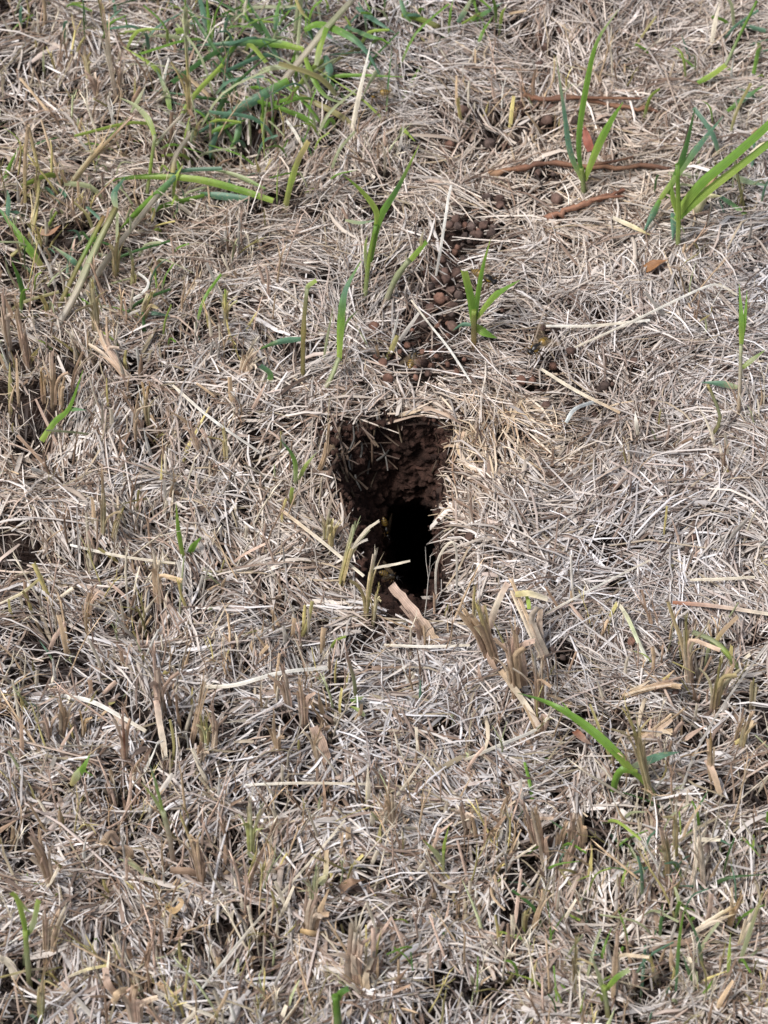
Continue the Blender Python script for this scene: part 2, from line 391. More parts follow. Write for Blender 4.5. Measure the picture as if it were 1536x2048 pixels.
def burrow():
    # rim ring -> mouth ring -> shaft, lofted, walls roughened with noise
    nA = 240
    ang = np.linspace(0, 2 * math.pi, nA, endpoint=False)
    def ring_of(poly, c):
        out = []
        n = len(poly)
        for a in ang:
            d = np.array([math.cos(a), math.sin(a)]); best = None
            for i in range(n):
                p, q = poly[i] - c, poly[(i + 1) % n] - c
                e = q - p; den = d[0] * e[1] - d[1] * e[0]
                if abs(den) < 1e-12: continue
                t = (p[0] * e[1] - p[1] * e[0]) / den; u = (p[0] * d[1] - p[1] * d[0]) / den
                if t > 0 and 0 <= u <= 1: best = t if best is None else max(best, t)
            out.append(c + d * (best or .02))
        return np.array(out)
    rim = ring_of(shrink(1.03), RC)
    D = -.050
    mouth_px = [(760, 1050), (772, 1010), (800, 992), (846, 990), (876, 1016), (884, 1090), (888, 1140), (882, 1190), (850, 1226), (815, 1218), (786, 1180), (768, 1130)]
    mp = np.array([plane_hit(a, b, D)[:2] for a, b in mouth_px]); mc = mp.mean(0)
    mouth = ring_of(mp, mc)
    V = []; rings = 0
    zr = soil(rim[:, 0], rim[:, 1]) + .0015
    for s in np.linspace(0, 1, 84):
        for i in range(nA):
            far = min(1, max(0, (np.linalg.norm(rim[i] - mouth[i]) - .012) / .03))     # long sloping side of the funnel
            k = s ** (1.25 - .35 * far); kz = s ** (1.0 + .75 * far)
            xy = rim[i] * (1 - k) + mouth[i] * k
            z = zr[i] * (1 - kz) + D * kz + .003 * far * math.sin(s * 15 + i * .04) * s * (1 - s) * 2
            V.append([xy[0], xy[1], z])
        rings += 1
    sh = np.array([.004, .145, -.165])
    for s in np.linspace(.02, 1, 44):
        for i in range(nA):
            xy = mc + (mouth[i] - mc) * (1 - .42 * s) * (1 if s < .97 else .05)
            V.append([xy[0] + sh[0] * s, xy[1] + sh[1] * s, D + sh[2] * s])
        rings += 1
    V = np.array(V)
    grid = V.reshape(rings, nA, 3)
    du = np.roll(grid, -1, 1) - np.roll(grid, 1, 1); dv = np.gradient(grid, axis=0)
    nr = np.cross(du, dv); nr /= np.linalg.norm(nr, axis=2)[:, :, None] + 1e-12
    cen = np.array([mc[0], mc[1], .03])
    flip = np.sign(np.sum(nr * (cen - grid), axis=2)); nr *= flip[:, :, None]
    out = grid.copy()
    for r_ in range(rings):
        fade = min(1.0, r_ / 4)
        for i in range(nA):
            p = Vector(grid[r_, i])
            d = .0036 * mnoise.noise(p * 75) + .0030 * mnoise.noise(p * 190 + Vector((3, 1, 0)))
            st = mnoise.noise(Vector((p.x * 120, p.y * 90, p.z * 420)))
            d += .0018 * st + .0016 * mnoise.noise(p * 520) + .0008 * mnoise.noise(p * 1100)
            cell = mnoise.voronoi(p * 210)[0]
            d += .0030 * min(.5, cell[1] - cell[0]) - .0008
            out[r_, i] += nr[r_, i] * d * fade
    F = []
    for r_ in range(rings - 1):
        for i in range(nA):
            a, b = r_ * nA + i, r_ * nA + (i + 1) % nA
            F.append((a, b, b + nA, a + nA))
    root = thing('wasp_burrow', 'dark burrow mouth dug into red-brown earth amid dry grass', 'burrow', (mc[0], mc[1], 0))
    mesh_object('earth_wall', out.reshape(-1, 3), F, M_PIT, root, origin=(mc[0], mc[1], 0), smooth=True)
    org = np.array([mc[0], mc[1], 0])
    # crumbs of earth clinging to the walls
    Vc, Fc = [], []
    base = ico(1)
    for _ in range(900):
        r_ = int(abs(rnd.gauss(0, 28))) + 1
        if r_ > 72: continue
        i = rnd.randrange(nA); c = out[r_, i]; rad = rnd.choice((.0006, .0008, .001, .0013, .0018))
        q = len(Vc)
        sc = np.array([rnd.uniform(.7, 1.3) for _ in range(3)])
        for v in base[0]: Vc.append(c + np.asarray(v) * sc * rad * rnd.uniform(.85, 1.15))
        Fc += [tuple(q + a for a in f) for f in base[1]]
    cr = mesh_object('earth_crumb', Vc, Fc, M_PIT, root, origin=org, smooth=False); cr['kind'] = 'stuff'
    # spilled earth on the litter round the lip
    Vs, Fs = [], []
    for _ in range(420):
        i = rnd.randrange(len(RIM)); f = rnd.random(); q0 = RIM[i] * (1 - f) + RIM[(i + 1) % len(RIM)] * f; d = q0 - RC
        if d[1] < -.02 and rnd.random() < .6: continue
        q0 = q0 + d / np.linalg.norm(d) * rnd.expovariate(1 / .007) + np.array([rnd.gauss(0, .003), rnd.gauss(0, .003)])
        rad = rnd.choice((.0004, .0005, .0006, .0008, .0008, .0011, .0016)); c = np.array([q0[0], q0[1], float(top(q0[0], q0[1])) - rnd.uniform(-.3, 2.5) * MM])
        q = len(Vs); sc = np.array([rnd.uniform(.7, 1.3) for _ in range(3)])
        for v in base[0]: Vs.append(c + np.asarray(v) * sc * rad * rnd.uniform(.8, 1.2))
        Fs += [tuple(q + a for a in f_) for f_ in base[1]]
    for _ in range(520):
        q0 = PXY[rnd.randrange(len(PXY) - 15)] + np.array([rnd.gauss(0, .0055), rnd.gauss(0, .007)])
        if inside(q0[0], q0[1], RIM): continue
        rad = rnd.choice((.0004, .0005, .0006, .0008, .0011, .0014)); c = np.array([q0[0], q0[1], float(top(q0[0], q0[1])) - rnd.uniform(-.3, 2.0) * MM])
        q = len(Vs); sc = np.array([rnd.uniform(.7, 1.3) for _ in range(3)])
        for v in base[0]: Vs.append(c + np.asarray(v) * sc * rad * rnd.uniform(.8, 1.2))
        Fs += [tuple(q + a for a in f_) for f_ in base[1]]
    cr = mesh_object('spilled_earth', Vs, Fs, M_PIT, root, origin=org, smooth=False); cr['kind'] = 'stuff'
    # dead stems and roots showing in the cut earth of the back wall
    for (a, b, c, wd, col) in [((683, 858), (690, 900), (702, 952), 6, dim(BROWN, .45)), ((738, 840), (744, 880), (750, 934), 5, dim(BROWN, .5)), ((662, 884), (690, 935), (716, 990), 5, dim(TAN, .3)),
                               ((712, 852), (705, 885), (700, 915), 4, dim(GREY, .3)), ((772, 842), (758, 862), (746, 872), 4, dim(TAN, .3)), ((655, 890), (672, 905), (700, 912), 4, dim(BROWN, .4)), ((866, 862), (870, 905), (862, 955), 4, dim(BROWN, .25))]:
        pts = []
        for (x, y) in (a, b, c):
            # nearest wall point to this pixel's line of sight
            d = ray(x, y); rel = out.reshape(-1, 3) - CAM; dd = np.linalg.norm(rel - (rel @ d)[:, None] * d, axis=1)
            cand = np.nonzero(dd < .002)[0]
            if len(cand) == 0: continue
            k = cand[np.argmin((rel @ d)[cand])]; pts.append(out.reshape(-1, 3)[k] - d * .0012)
        if len(pts) < 2: continue
        P = spline(pts, 8); w_ = wd * pxm(P[0])
        mesh_object('root_strand', *(lambda t: (t[0], t[1]))(tube_data(P, [w_ * .5] * 8, [(0, col), (1, dim(col, .8))], 6, rough=.25)), M_DRY, root,
                    tints=[col] * (8 * 6 + 1), across=[0] * (8 * 6 + 1), origin=org)
    # bits of dead straw fallen on the upper slope
    W_ = out.reshape(-1, 3); Vd, Fd, Cd, Ad = [], [], [], []
    for _ in range(42):
        x, y = rnd.gauss(715, 45), rnd.gauss(885, 38)
        d = ray(x, y); rel = W_ - CAM; dd = np.linalg.norm(rel - (rel @ d)[:, None] * d, axis=1); cand = np.nonzero(dd < .002)[0]
        if len(cand) == 0: continue
        c = W_[cand[np.argmin((rel @ d)[cand])]] - d * rnd.uniform(.0002, .0016); th = rnd.gauss(1.9, .8); ln = rnd.uniform(.003, .009)
        e = np.array([math.cos(th), math.sin(th) * .7, math.sin(th) * .55]) * ln
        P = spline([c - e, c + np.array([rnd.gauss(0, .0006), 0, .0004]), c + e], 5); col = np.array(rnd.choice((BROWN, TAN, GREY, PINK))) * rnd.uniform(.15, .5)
        q = ribbon_data(P, blade_widths(rnd.uniform(.0005, .0012), 5, 'cut', .8), (rnd.uniform(-.8, .8), rnd.uniform(-1, 1)), .4, [(0, col), (1, col)], .1)
        k = len(Vd); Vd += list(q[0]); Fd += [tuple(k + i for i in f) for f in q[1]]; Cd += list(q[2]); Ad += list(q[3])
    db = mesh_object('straw_debris', Vd, Fd, M_DRY, root, Cd, Ad, origin=org); db['kind'] = 'stuff'
    return out.reshape(-1, 3)

def ico(sub):
    import bmesh
    bm = bmesh.new(); bmesh.ops.create_icosphere(bm, subdivisions=sub, radius=1.0)
    vs_ = [v.co[:] for v in bm.verts]; bm.verts.index_update(); fs = [tuple(v.index for v in f.verts) for f in bm.faces]; bm.free()
    return vs_, fs

# --- earth pellets carried out of the burrow: label, group, pixels
CL = [('rounded COLOUR earth pellet in the heap above the small bright seedling', 'pellets heaped above the bright seedling',
       [(915, 455), (930, 450), (943, 452), (955, 442), (957, 460), (948, 466), (968, 452), (982, 468), (958, 474), (930, 472), (912, 440), (1038, 480), (975, 395), (1000, 412), (914, 412), (925, 490), (915, 496), (897, 452), (988, 455), (940, 480)]),
      ('rounded COLOUR earth pellet in the trail left of the small bright seedling', 'pellets in the trail left of the bright seedling',
       [(898, 508), (910, 508), (897, 530), (915, 520), (890, 545), (873, 556), (893, 560), (912, 548), (880, 575), (916, 572), (857, 595), (893, 598), (905, 612), (870, 570), (928, 520), (885, 520), (902, 580), (860, 575), (918, 590), (880, 600)]),
      ('rounded COLOUR earth pellet in the patch at the foot of the small bright seedling', 'pellets at the foot of the bright seedling',
       [(868, 638), (895, 645), (877, 651), (903, 628), (895, 672), (808, 665), (825, 660), (855, 632), (885, 630), (850, 648), (862, 615), (905, 655), (840, 640)]),
      ('COLOUR earth pellet among straw between the bright seedling and the burrow', 'pellets between the bright seedling and the burrow',
       [(845, 705), (862, 702), (873, 712), (776, 760), (832, 755), (800, 705), (752, 712), (765, 728), (895, 728), (912, 745), (928, 718), (862, 732), (830, 735), (748, 655), (815, 690), (856, 748), (885, 700), (842, 725)]),
      ('COLOUR earth pellet scattered on straw right of the hovering wasp', 'pellets scattered right of the hovering wasp',
       [(1107, 732), (1042, 760), (1064, 762), (1092, 812), (1140, 802), (1206, 776), (1269, 720), (1306, 807), (1142, 702), (1190, 830), (1086, 655), (1110, 662), (1138, 605), (1005, 620), (1450, 735), (1075, 785), (1225, 770)]),
      ('COLOUR earth pellet lying around the twigs', 'pellets around the twigs',
       [(915, 232), (925, 222), (972, 240), (1007, 292), (900, 292), (1003, 352), (1075, 347), (1106, 348), (967, 396), (1113, 402), (1078, 128), (1040, 210), (1066, 215), (1100, 212), (1150, 240), (1120, 60), (1080, 75), (1090, 95), (1190, 372), (1000, 400), (1095, 240), (1030, 230), (980, 290)]),
      ('COLOUR earth pellet in the dark hollow under the sprawling green clump', 'pellets under the sprawling clump', [(535, 232), (540, 275), (420, 192), (522, 262)]),
      ('COLOUR earth pellet sunk in straw right of the burrow', 'pellets in straw right of the burrow', [(938, 1076), (1388, 1074), (916, 1192), (1230, 972), (820, 1250), (1262, 1286), (1158, 1322), (1126, 1314), (1232, 1420), (1350, 1386), (1105, 1300)])]
PXY = np.array([at(x, y)[:2] for _, _, pts in CL for (x, y) in pts])
WALL = burrow()

# --- the litter of dry clippings: one uncountable mass
def straw_mass(name, n, xr, yr, scale, label, dense, gap_shade=False):
    S = 4
    x0 = rng.uniform(*xr, n); y0 = rng.uniform(*yr, n)
    crowd_at = lambda x, y: np.maximum(np.clip(.35 - .62 * x / .175 + .1 * y / .3, 0, 1), np.clip((-.20 - y / .3) * 3.2, 0, 1))
    if not dense:
        k = (np.abs(x0) > .25) | (y0 < -.345) | (y0 > .425); x0 = x0[k]; y0 = y0[k]; n = len(x0)
    elif not gap_shade:
        # thin where the mown crowns stand (left side and front), matted thick right of and above the burrow
        crowd = crowd_at(x0, y0)
        gap = vnoise(x0 / .009, y0 / .009, 61) + .5 * vnoise(x0 / .026, y0 / .026, 62)
        hq = plane_hit(1402, 1330)[:2]
        k = rng.uniform(0, 1, n) > np.maximum(.98 * np.exp(-((x0 - hq[0]) ** 2 + (y0 - hq[1]) ** 2) / .010 ** 2) + 
            .78 * bare(x0, y0), np.clip(.17 + .50 * crowd - (.72 + .45 * crowd) * gap, 0, .98)); x0 = x0[k]; y0 = y0[k]; n = len(x0)
    cls = rng.uniform(0, 1, n)
    chunk = np.clip(.35 + vnoise(x0 / .09, y0 / .09, 51) * .4 + np.clip((-.06 - y0) * 3, 0, .6), 0, 1)   # coarser litter towards the front
    fine = cls < .66 - .26 * chunk; broad = cls > .985 - .05 * chunk; long_ = (cls > .95 - .06 * chunk) & ~broad; med = ~(fine | broad | long_)
    Ln = np.where(fine, rng.uniform(6, 23, n), np.where(med, rng.uniform(8, 32, n), np.where(broad, rng.uniform(7, 26, n), rng.uniform(32, 62, n)))) * MM * scale
    W = np.where(fine, rng.uniform(.28, .55, n), np.where(med, rng.uniform(.5, 1.0, n), np.where(broad, rng.uniform(1.1, 2.2, n), rng.uniform(.5, .85, n)))) * MM * scale * (.92 + .40 * chunk)
    flow = math.pi * 1.1 * vnoise(x0 / .048, y0 / .048, 31) + .25
    th = flow + rng.normal(0, .52, n)
    th = np.where(rng.uniform(0, 1, n) < .2, rng.uniform(-math.pi, math.pi, n), th)
    kap = rng.normal(0, 1, n) * np.where(long_, 4, np.where(fine, 26, 14)) / scale
    if gap_shade: depth = rng.uniform(3.0, 11.5, n) * MM
    else: depth = (rng.exponential(1.5, n) - 1.2) * MM
    depth = depth * (1 - .6 * bare(x0, y0))
    pitch = rng.normal(0, .13, n); up = rng.uniform(0, 1, n) < .08; pitch = np.where(up, rng.uniform(.2, .75, n) * np.sign(rng.normal(0, 1, n)), pitch)
    crowd = crowd_at(x0, y0)
    pitch = np.where(long_ | broad, pitch * .4, pitch) * (.5 + .6 * crowd)
    arch = rng.normal(0, .07, n) * Ln
    roll = rng.normal(0, .5, n)
    # colours: this year's clippings, weathered grey-white to straw and pinkish brown, lie on old thatch coloured dark to paint the shade in the gaps
    pal = np.array([(.70, .65, .585), (.63, .565, .475), (.50, .41, .32), (.54, .44, .37), (.46, .43, .395), (.30, .21, .15), (.57, .46, .29), (.16, .105, .075), (.82, .80, .77)])
    pr = np.array([.23, .16, .09, .12, .14, .11, .03, .11, .12])
    if gap_shade:
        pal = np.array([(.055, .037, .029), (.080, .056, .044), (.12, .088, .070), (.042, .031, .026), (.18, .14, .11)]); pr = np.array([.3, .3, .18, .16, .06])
    ci = rng.choice(len(pal), n, p=pr / pr.sum())
    pal = (pal * .76 + pal.mean(1, keepdims=True) * .24) * np.array([1.02, .98, .975])
    colr = pal[ci] * rng.uniform(.62, 1.08, (n, 1))
    colr = colr * (1 + vnoise(x0 / .11, y0 / .11, 77)[:, None] * np.array([.05, 0.0, -.08]))
    tanz = np.exp(-(((x0 - BXY[0][0]) / .05) ** 2 + ((y0 - BXY[0][1] - .005) / .03) ** 2))[:, None] * (rng.uniform(0, 1, (n, 1)) < .6)
    colr = colr * (1 - tanz) + colr * np.array([1.06, .95, .74]) * tanz
    if not gap_shade:
        wz = np.clip(.75 * np.exp(-((x0 / .175 - .45) / .55) ** 2 - ((y0 / .3 - .22) / .32) ** 2) + .8 * np.exp(-((x0 / .175 - .55) / .5) ** 2 - ((y0 / .3 - 1.05) / .3) ** 2), 0, 1)[:, None]
        colr = colr * (1 - wz) + colr * np.array([1.02, .96, .90]) * wz
        ob = (rng.uniform(0, 1, n) < .22 * crowd)[:, None]; oc = np.array([(.25, .175, .125), (.30, .25, .17), (.21, .14, .10), (.42, .32, .255)])[rng.integers(0, 4, n)]
        colr = np.where(ob, oc, colr)
    s = np.linspace(-.5, .5, S)[None, :]
    a = th[:, None] + kap[:, None] * s * Ln[:, None]
    a = a + rng.normal(0, .11, (n, S)) * np.where(fine, 1.0, .5)[:, None]
    step = Ln[:, None] / (S - 1)
    px = np.cumsum(np.cos(a) * step, 1); py = np.cumsum(np.sin(a) * step, 1)
    px = px - px.mean(1, keepdims=True) + x0[:, None]; py = py - py.mean(1, keepdims=True) + y0[:, None]
    zt = top(px, py); zc = zt.mean(1, keepdims=True)
    pz = zt * .7 + zc * .3 - depth[:, None] + pitch[:, None] * s * Ln[:, None] + arch[:, None] * (1 - (2 * s) ** 2)
    if dense:
        inr = inside(px, py, RIM)
        pz = pz - np.where(inr, .004, 0) * rng.uniform(.3, 1.6, (n, 1))
        front = (y0 < RC[1] - .03) & (np.abs(x0 - RC[0]) < .045)
        bad = inside(px, py, shrink(.74)).any(1) | (inside(px, py, shrink(.93)).any(1) & (rng.uniform(0, 1, n) < .52)) | inside(x0, y0, shrink(.97)) | ((inr.sum(1) > 1) & (rng.uniform(0, 1, n) < .4)) | (front & inr.any(1) & (rng.uniform(0, 1, n) < .7)) | ((y0 > RC[1] + .035) & (x0 > RC[0] - .022) & inr.any(1) & (rng.uniform(0, 1, n) < .9))
        # litter swept off the tops of the pellets
        near = np.zeros(n, bool)
        for q in PXY: near |= (((px - q[0]) ** 2 + (py - q[1] + .001) ** 2) < .0030 ** 2).any(1)
        bad |= near & (rng.uniform(0, 1, n) < .86)
        k = ~bad
        px, py, pz, a, W, roll, colr, n = px[k], py[k], pz[k], a[k], W[k], roll[k], colr[k], int(k.sum())
    taper = np.array([.75, 1, .95, .5])[None, :] * W[:, None]
    sx = -np.sin(a); sy = np.cos(a)
    rl = roll[:, None] + rng.normal(0, .35, (n, 1)) * np.linspace(-1, 1, S)[None, :]
    foldz = rng.uniform(.1, .45, (n, 1)) * np.where(rng.uniform(0, 1, (n, 1)) < .3, -1, 1)
    V = np.empty((n, S, 3, 3), np.float32)
    for j, k in enumerate((-.5, 0, .5)):
        V[:, :, j, 0] = px + sx * taper * k * np.cos(rl)
        V[:, :, j, 1] = py + sy * taper * k * np.cos(rl)
        V[:, :, j, 2] = pz + taper * k * np.sin(rl) + (foldz * taper if k == 0 else 0)
    C = np.ones((n, S, 3, 4), np.float32)
    C[..., :3] = colr[:, None, None, :] * (1 + rng.normal(0, .10, (n, S)))[:, :, None, None]
    q = np.array([[i * 3 + j, i * 3 + j + 1, (i + 1) * 3 + j + 1, (i + 1) * 3 + j] for i in range(S - 1) for j in range(2)])
    F = (np.arange(n)[:, None, None] * (S * 3) + q[None]).reshape(-1, 4).astype(np.int32)
    me = bpy.data.meshes.new(name)
    me.vertices.add(n * S * 3); me.vertices.foreach_set('co', V.ravel())
    me.loops.add(F.size); me.loops.foreach_set('vertex_index', F.ravel())
    me.polygons.add(len(F)); me.polygons.foreach_set('loop_start', np.arange(0, F.size, 4, dtype=np.int32))
    me.update(calc_edges=True)
    ca = me.color_attributes.new('tint', 'FLOAT_COLOR', 'POINT'); ca.data.foreach_set('color', C.ravel())
    me.materials.append(M_STRAW)
    o = bpy.data.objects.new(name, me); COL.objects.link(o)
    return tag(o, label, 'dry grass', kind='stuff')
straw_mass('dry_grass_litter', 165000, (-.25, .25), (-.345, .425), 1.0, 'matted pale dry grass clippings covering the ground around the burrow', True)
straw_mass('gap_shade_thatch', 36000, (-.25, .25), (-.345, .425), 1.0, 'old thatch coloured near black as painted shade in the gaps under the pale clippings', True, True)
straw_mass('outer_grass_litter', 74000, (-.7, .7), (-.75, 1.0), 2.2, 'matted dry grass clippings carrying on beyond the picture', False)

# ------------------------------------------------------------------ dry stubble too thick to count
def stubble_mass():
    """mown crowns: each a spray of short cut stalks and torn sheaths"""
    V = []; F = []; C = []; A = []
    R = random.Random(3); n = 0; crowns = 0
    spots = [(b[0], b[1]) for b in BUMPS[50:]]
    while crowns < 560:
        if crowns < len(spots): px, py = spots[crowns][0] + R.gauss(0, 14), spots[crowns][1] + R.gauss(0, 10)
        else: px, py = R.uniform(-60, 1600), R.uniform(-40, 2120)
        if crowns >= len(spots) and R.random() > crowded(px, py): continue
        crowns += 1
        p = at(px, py)
        if inside(p[0], p[1], shrink(1.15)): continue
        tone = R.uniform(.8, 1.15); hue = R.choices((TAN, PINK, BROWN, PALE, GREY), (4, 5, 3, 4, 2))[0]
        for _ in range(R.choice((1, 2, 3, 4, 6, 8))):
            b = p + np.array([R.gauss(0, .0032), R.gauss(0, .0038), 0]); b[2] = float(top(b[0], b[1])) - .009
            if inside(b[0], b[1], shrink(1.1)): continue
            h = R.uniform(.013, .029); out = b[:2] - p[:2]; lm = abs(R.gauss(0, .45)); ld = math.atan2(out[1], out[0]) + R.gauss(0, .7)
            t = b + np.array([math.cos(ld) * lm * h, math.sin(ld) * lm * h, h])
            m_ = (b + t) / 2 + np.array([R.gauss(0, .0009), R.gauss(0, .0009), .001])
            col = np.array(R.choices((hue, TAN, PINK, PALE, BROWN, OLIVE, GREY, WHITE, YEL, PALEG), (6, 2, 2, 3, 1.6, 1.2, 1, .7, 1.3, 1.0))[0]) * tone * R.uniform(.95, 1.3)
            wd = R.uniform(.0004, .0011)
            if R.random() < .4:
                P = spline([b, m_, t], 4)
                d = tube_data(P, [wd * .6, wd * .62, wd * .58, wd * .55], [(0, col * .7), (.5, col), (1, col * 1.1)], 6, fray=1, fraylen=.5, splay=.8, r=R, flat=True, rough=.1)
            else:
                d = ribbon_data(spline([b, m_, t], 5), blade_widths(wd * R.uniform(1.4, 2.6), 5, R.choice(('cut', 'cut', 'point')), .8), (R.uniform(-.9, .9), R.uniform(-1.4, 1.4)), .5, [(0, (col * .5 + np.array(OLIVE) * .4) if R.random() < .3 else col * .8), (.5, col), (1, col * 1.1)], .2, r=R)
            q = len(V); V += list(d[0]); F += [tuple(q + i for i in f) for f in d[1]]; C += list(d[2]); A += list(d[3]); n += 1
    o = mesh_object('dry_stubble', V, F, M_DRY, None, C, A)
    tag(o, 'short frayed brown stubble of mown grass standing all through the litter', 'stubble', kind='stuff')
stubble_mass()

def sprout_mass():
    """thin green shoots, strongest along the bottom right and the top left"""
    V = []; F = []; C = []; A = []
    R = random.Random(8)
    zones = [(1050, 1536, 1620, 2048, 95, 130), (0, 620, 0, 110, 60, 130), (360, 640, 170, 330, 26, 120), (600, 1000, 0, 90, 34, 110), (800, 1300, 1850, 2048, 26, 110), (0, 260, 1750, 2048, 12, 80), (1280, 1536, 0, 480, 26, 110),
             (0, 420, 280, 700, 60, 120), (330, 800, 0, 280, 85, 200), (0, 330, 330, 620, 26, 150), (1380, 1536, 30, 460, 20, 150), (350, 700, 250, 420, 24, 110), (0, 1536, 1250, 1900, 22, 70)]
    for (x0, x1, y0, y1, n, ln) in zones:
        for _ in range(n):
            px, py = R.uniform(x0, x1), R.uniform(y0, y1)
            b = at(px, py); k = pxm(b)
            if inside(b[0], b[1], shrink(1.15)): continue
            h = ln * k * R.uniform(.4, 1.1); ld = R.uniform(0, 6.28); lm = R.uniform(.1, 2.2) if ln < 150 else R.uniform(1.0, 4.5)
            up = h / math.sqrt(1 + lm * lm)
            d1 = np.array([math.cos(ld) * lm * up, math.sin(ld) * lm * up, 0])
            b[2] -= .004
            P = spline([b, b + d1 * .35 + np.array([0, 0, up * .65]), b + d1 + np.array([0, 0, up * R.uniform(.75, 1.0)])], 7)
            col = np.array(R.choices((GREEN, BLUE, PALEG, LIME, DEEP, OLIVE), (4, 4, 3, 2, 1.5, 1))[0]) * R.uniform(.7, 1.1)
            d = ribbon_data(P, blade_widths(R.uniform(3.0, 8.0 + (5 if ln >= 150 else 0)) * k, 7, R.choice(('point', 'cut'))), (R.uniform(-.8, .8), R.uniform(-1, 1)), .4, [(0, np.array(PALEG) * .8), (.35, col), (1, col * 1.1)], r=R)
            q = len(V); V += list(d[0]); F += [tuple(q + i for i in f) for f in d[1]]; C += list(d[2]); A += list(d[3])
    o = mesh_object('green_grass_shoots', V, F, M_GREEN, None, C, A)
    tag(o, 'thin green grass shoots coming up through the dry litter', 'grass', kind='stuff')
sprout_mass()

# ------------------------------------------------------------------ green grass plants, each blade a part
def add_blade(root, name, pts, wpx, stops, tip='point', lean=0.0, twist=(0.15, .5), fold=.5, base_h=-4, n=16, base=.6, jag=0.0, material=None, curl=0.0):
    P = spline(path(pts, lean, base_h, root.location[:] if root else None), n)
    w_ = wpx * pxm(P[0]) * (.80 if material is None else 1.0)
    d = ribbon_data(P, blade_widths(w_, n, tip, base), twist, fold, stops, jag, curl)
    if material is None and BLUE in [c for _, c in stops]: material = M_SPOT
    return mesh_object(name, d[0], d[1], material or M_GREEN, root, d[2], d[3], origin=root.location[:] if root else P[0])
def add_stalk(root, name, pts, wpx, stops, lean=0.0, base_h=-6, n=9, fray=0, fraylen=.3, splay=.5, material=None, taper=.85, node=None, rough=.05, sheath=True):
    P = spline(path(pts, lean, base_h, root.location[:] if root else None), n)
    r0 = wpx * pxm(P[0]) * (.36 if (fray and (material is None or material is M_DRY)) else .42); s = np.linspace(0, 1, n)
    rad = r0 * (1 - (1 - taper) * s)
    if node is not None: rad = rad * (1 + .35 * np.exp(-((s - node) / .05) ** 2))
    flat = material is None or material is M_DRY
    if flat: stops = [(a, tuple(min(.72, x * 1.12) for x in c)) for a, c in stops]
    if flat and fray:
        # a mown stem is a thin core wrapped in layered, torn leaf sheaths
        d = tube_data(P, rad * .62, stops, 7, 1, fraylen * .8, rough + .07, splay=splay * .6, flat=True)
        d = [list(x) for x in d]
        T_ = tangents(P); Lg = np.linalg.norm(P[-1] - P[0])
        for q_ in range(rnd.choice((4, 5, 6, 7))):
            th = rnd.uniform(0, 6.28); a_ = np.cross(T_[0], np.array([.2, -.9, .1])); a_ /= np.linalg.norm(a_); b_ = np.cross(T_[0], a_)
            off = (a_ * math.cos(th) + b_ * math.sin(th)) * r0
            e0, e1 = rnd.uniform(0, .25), rnd.uniform(.55, 1.12); m_ = 7; fl = rnd.uniform(0, .22) * Lg if rnd.random() < .45 else 0
            ss = np.linspace(e0, min(e1, 1.0), m_); Q = np.stack([np.interp(ss, np.linspace(0, 1, n), P[:, c_]) for c_ in range(3)], -1)
            for w_ in range(m_):
                t_ = w_ / (m_ - 1); Q[w_] += off * (.75 + .35 * t_) + off / r0 * fl * t_ ** 3
            if e1 > 1: Q[-1] += T_[-1] * Lg * (e1 - 1)
            cc = mixc(stops, np.linspace(e0, min(1, e1), 3)); mx_ = np.array(rnd.choice((TAN, PINK, PALE, PALE, BROWN))); cc = (cc * .55 + mx_ * .45) * rnd.uniform(.8, 1.25)
            e = ribbon_data(Q, blade_widths(r0 * rnd.uniform(.8, 1.7), m_, rnd.choice(('cut', 'cut', 'point')), .9), (rnd.uniform(-.7, .7), rnd.uniform(-1.0, 1.0)), .5, [(0, cc[0]), (.5, cc[1]), (1, cc[2])], .2)
            k_ = len(d[0]); d[0] += list(e[0]); d[1] += [tuple(k_ + i_ for i_ in f_) for f_ in e[1]]; d[2] += list(e[2]); d[3] += list(e[3])
    else: d = tube_data(P, rad, stops, 8, fray, fraylen, rough, splay=splay)
    stalk_obj = mesh_object(name, d[0], d[1], material or M_DRY, root, d[2], d[3], smooth=not flat, origin=root.location[:] if root else P[0])
    if sheath and flat and fray and root is not None and wpx > 9:
        # dead sheath peeling off the stalk
        for _ in range(rnd.choice((1, 1, 2))):
            k = rnd.choice((2, 3, 4)); side = np.array([rnd.uniform(-1, 1), rnd.uniform(-1, .2), rnd.uniform(-.1, .5)]); Lg = np.linalg.norm(P[-1] - P[0])
            q = [P[max(0, k - 2)] + side * r0 * .8, P[k] + side * r0 * 1.15, P[min(n - 1, k + 2)] + side * r0 * 1.7, P[min(n - 1, k + 3)] + side * (r0 * 1.4 + Lg * rnd.uniform(.1, .3))]
            c = np.array(stops[min(1, len(stops) - 1)][1]) * rnd.uniform(.8, 1.2); c = .6 * c + .4 * np.array(rnd.choice((TAN, PINK, PALE, BROWN)))
            e = ribbon_data(spline(q, 9), blade_widths(r0 * rnd.uniform(1.3, 2.4), 9, rnd.choice(('point', 'cut')), .9), (rnd.uniform(-.6, .6), rnd.uniform(-1.2, 1.2)), .5, st(c * .7, c, c * 1.1), .18)
            mesh_object('sheath', e[0], e[1], M_DRY, stalk_obj, e[2], e[3], origin=root.location[:])
    return stalk_obj
def st(*cols):
    n = len(cols); return [(i / max(1, n - 1), c) for i, c in enumerate(cols)]

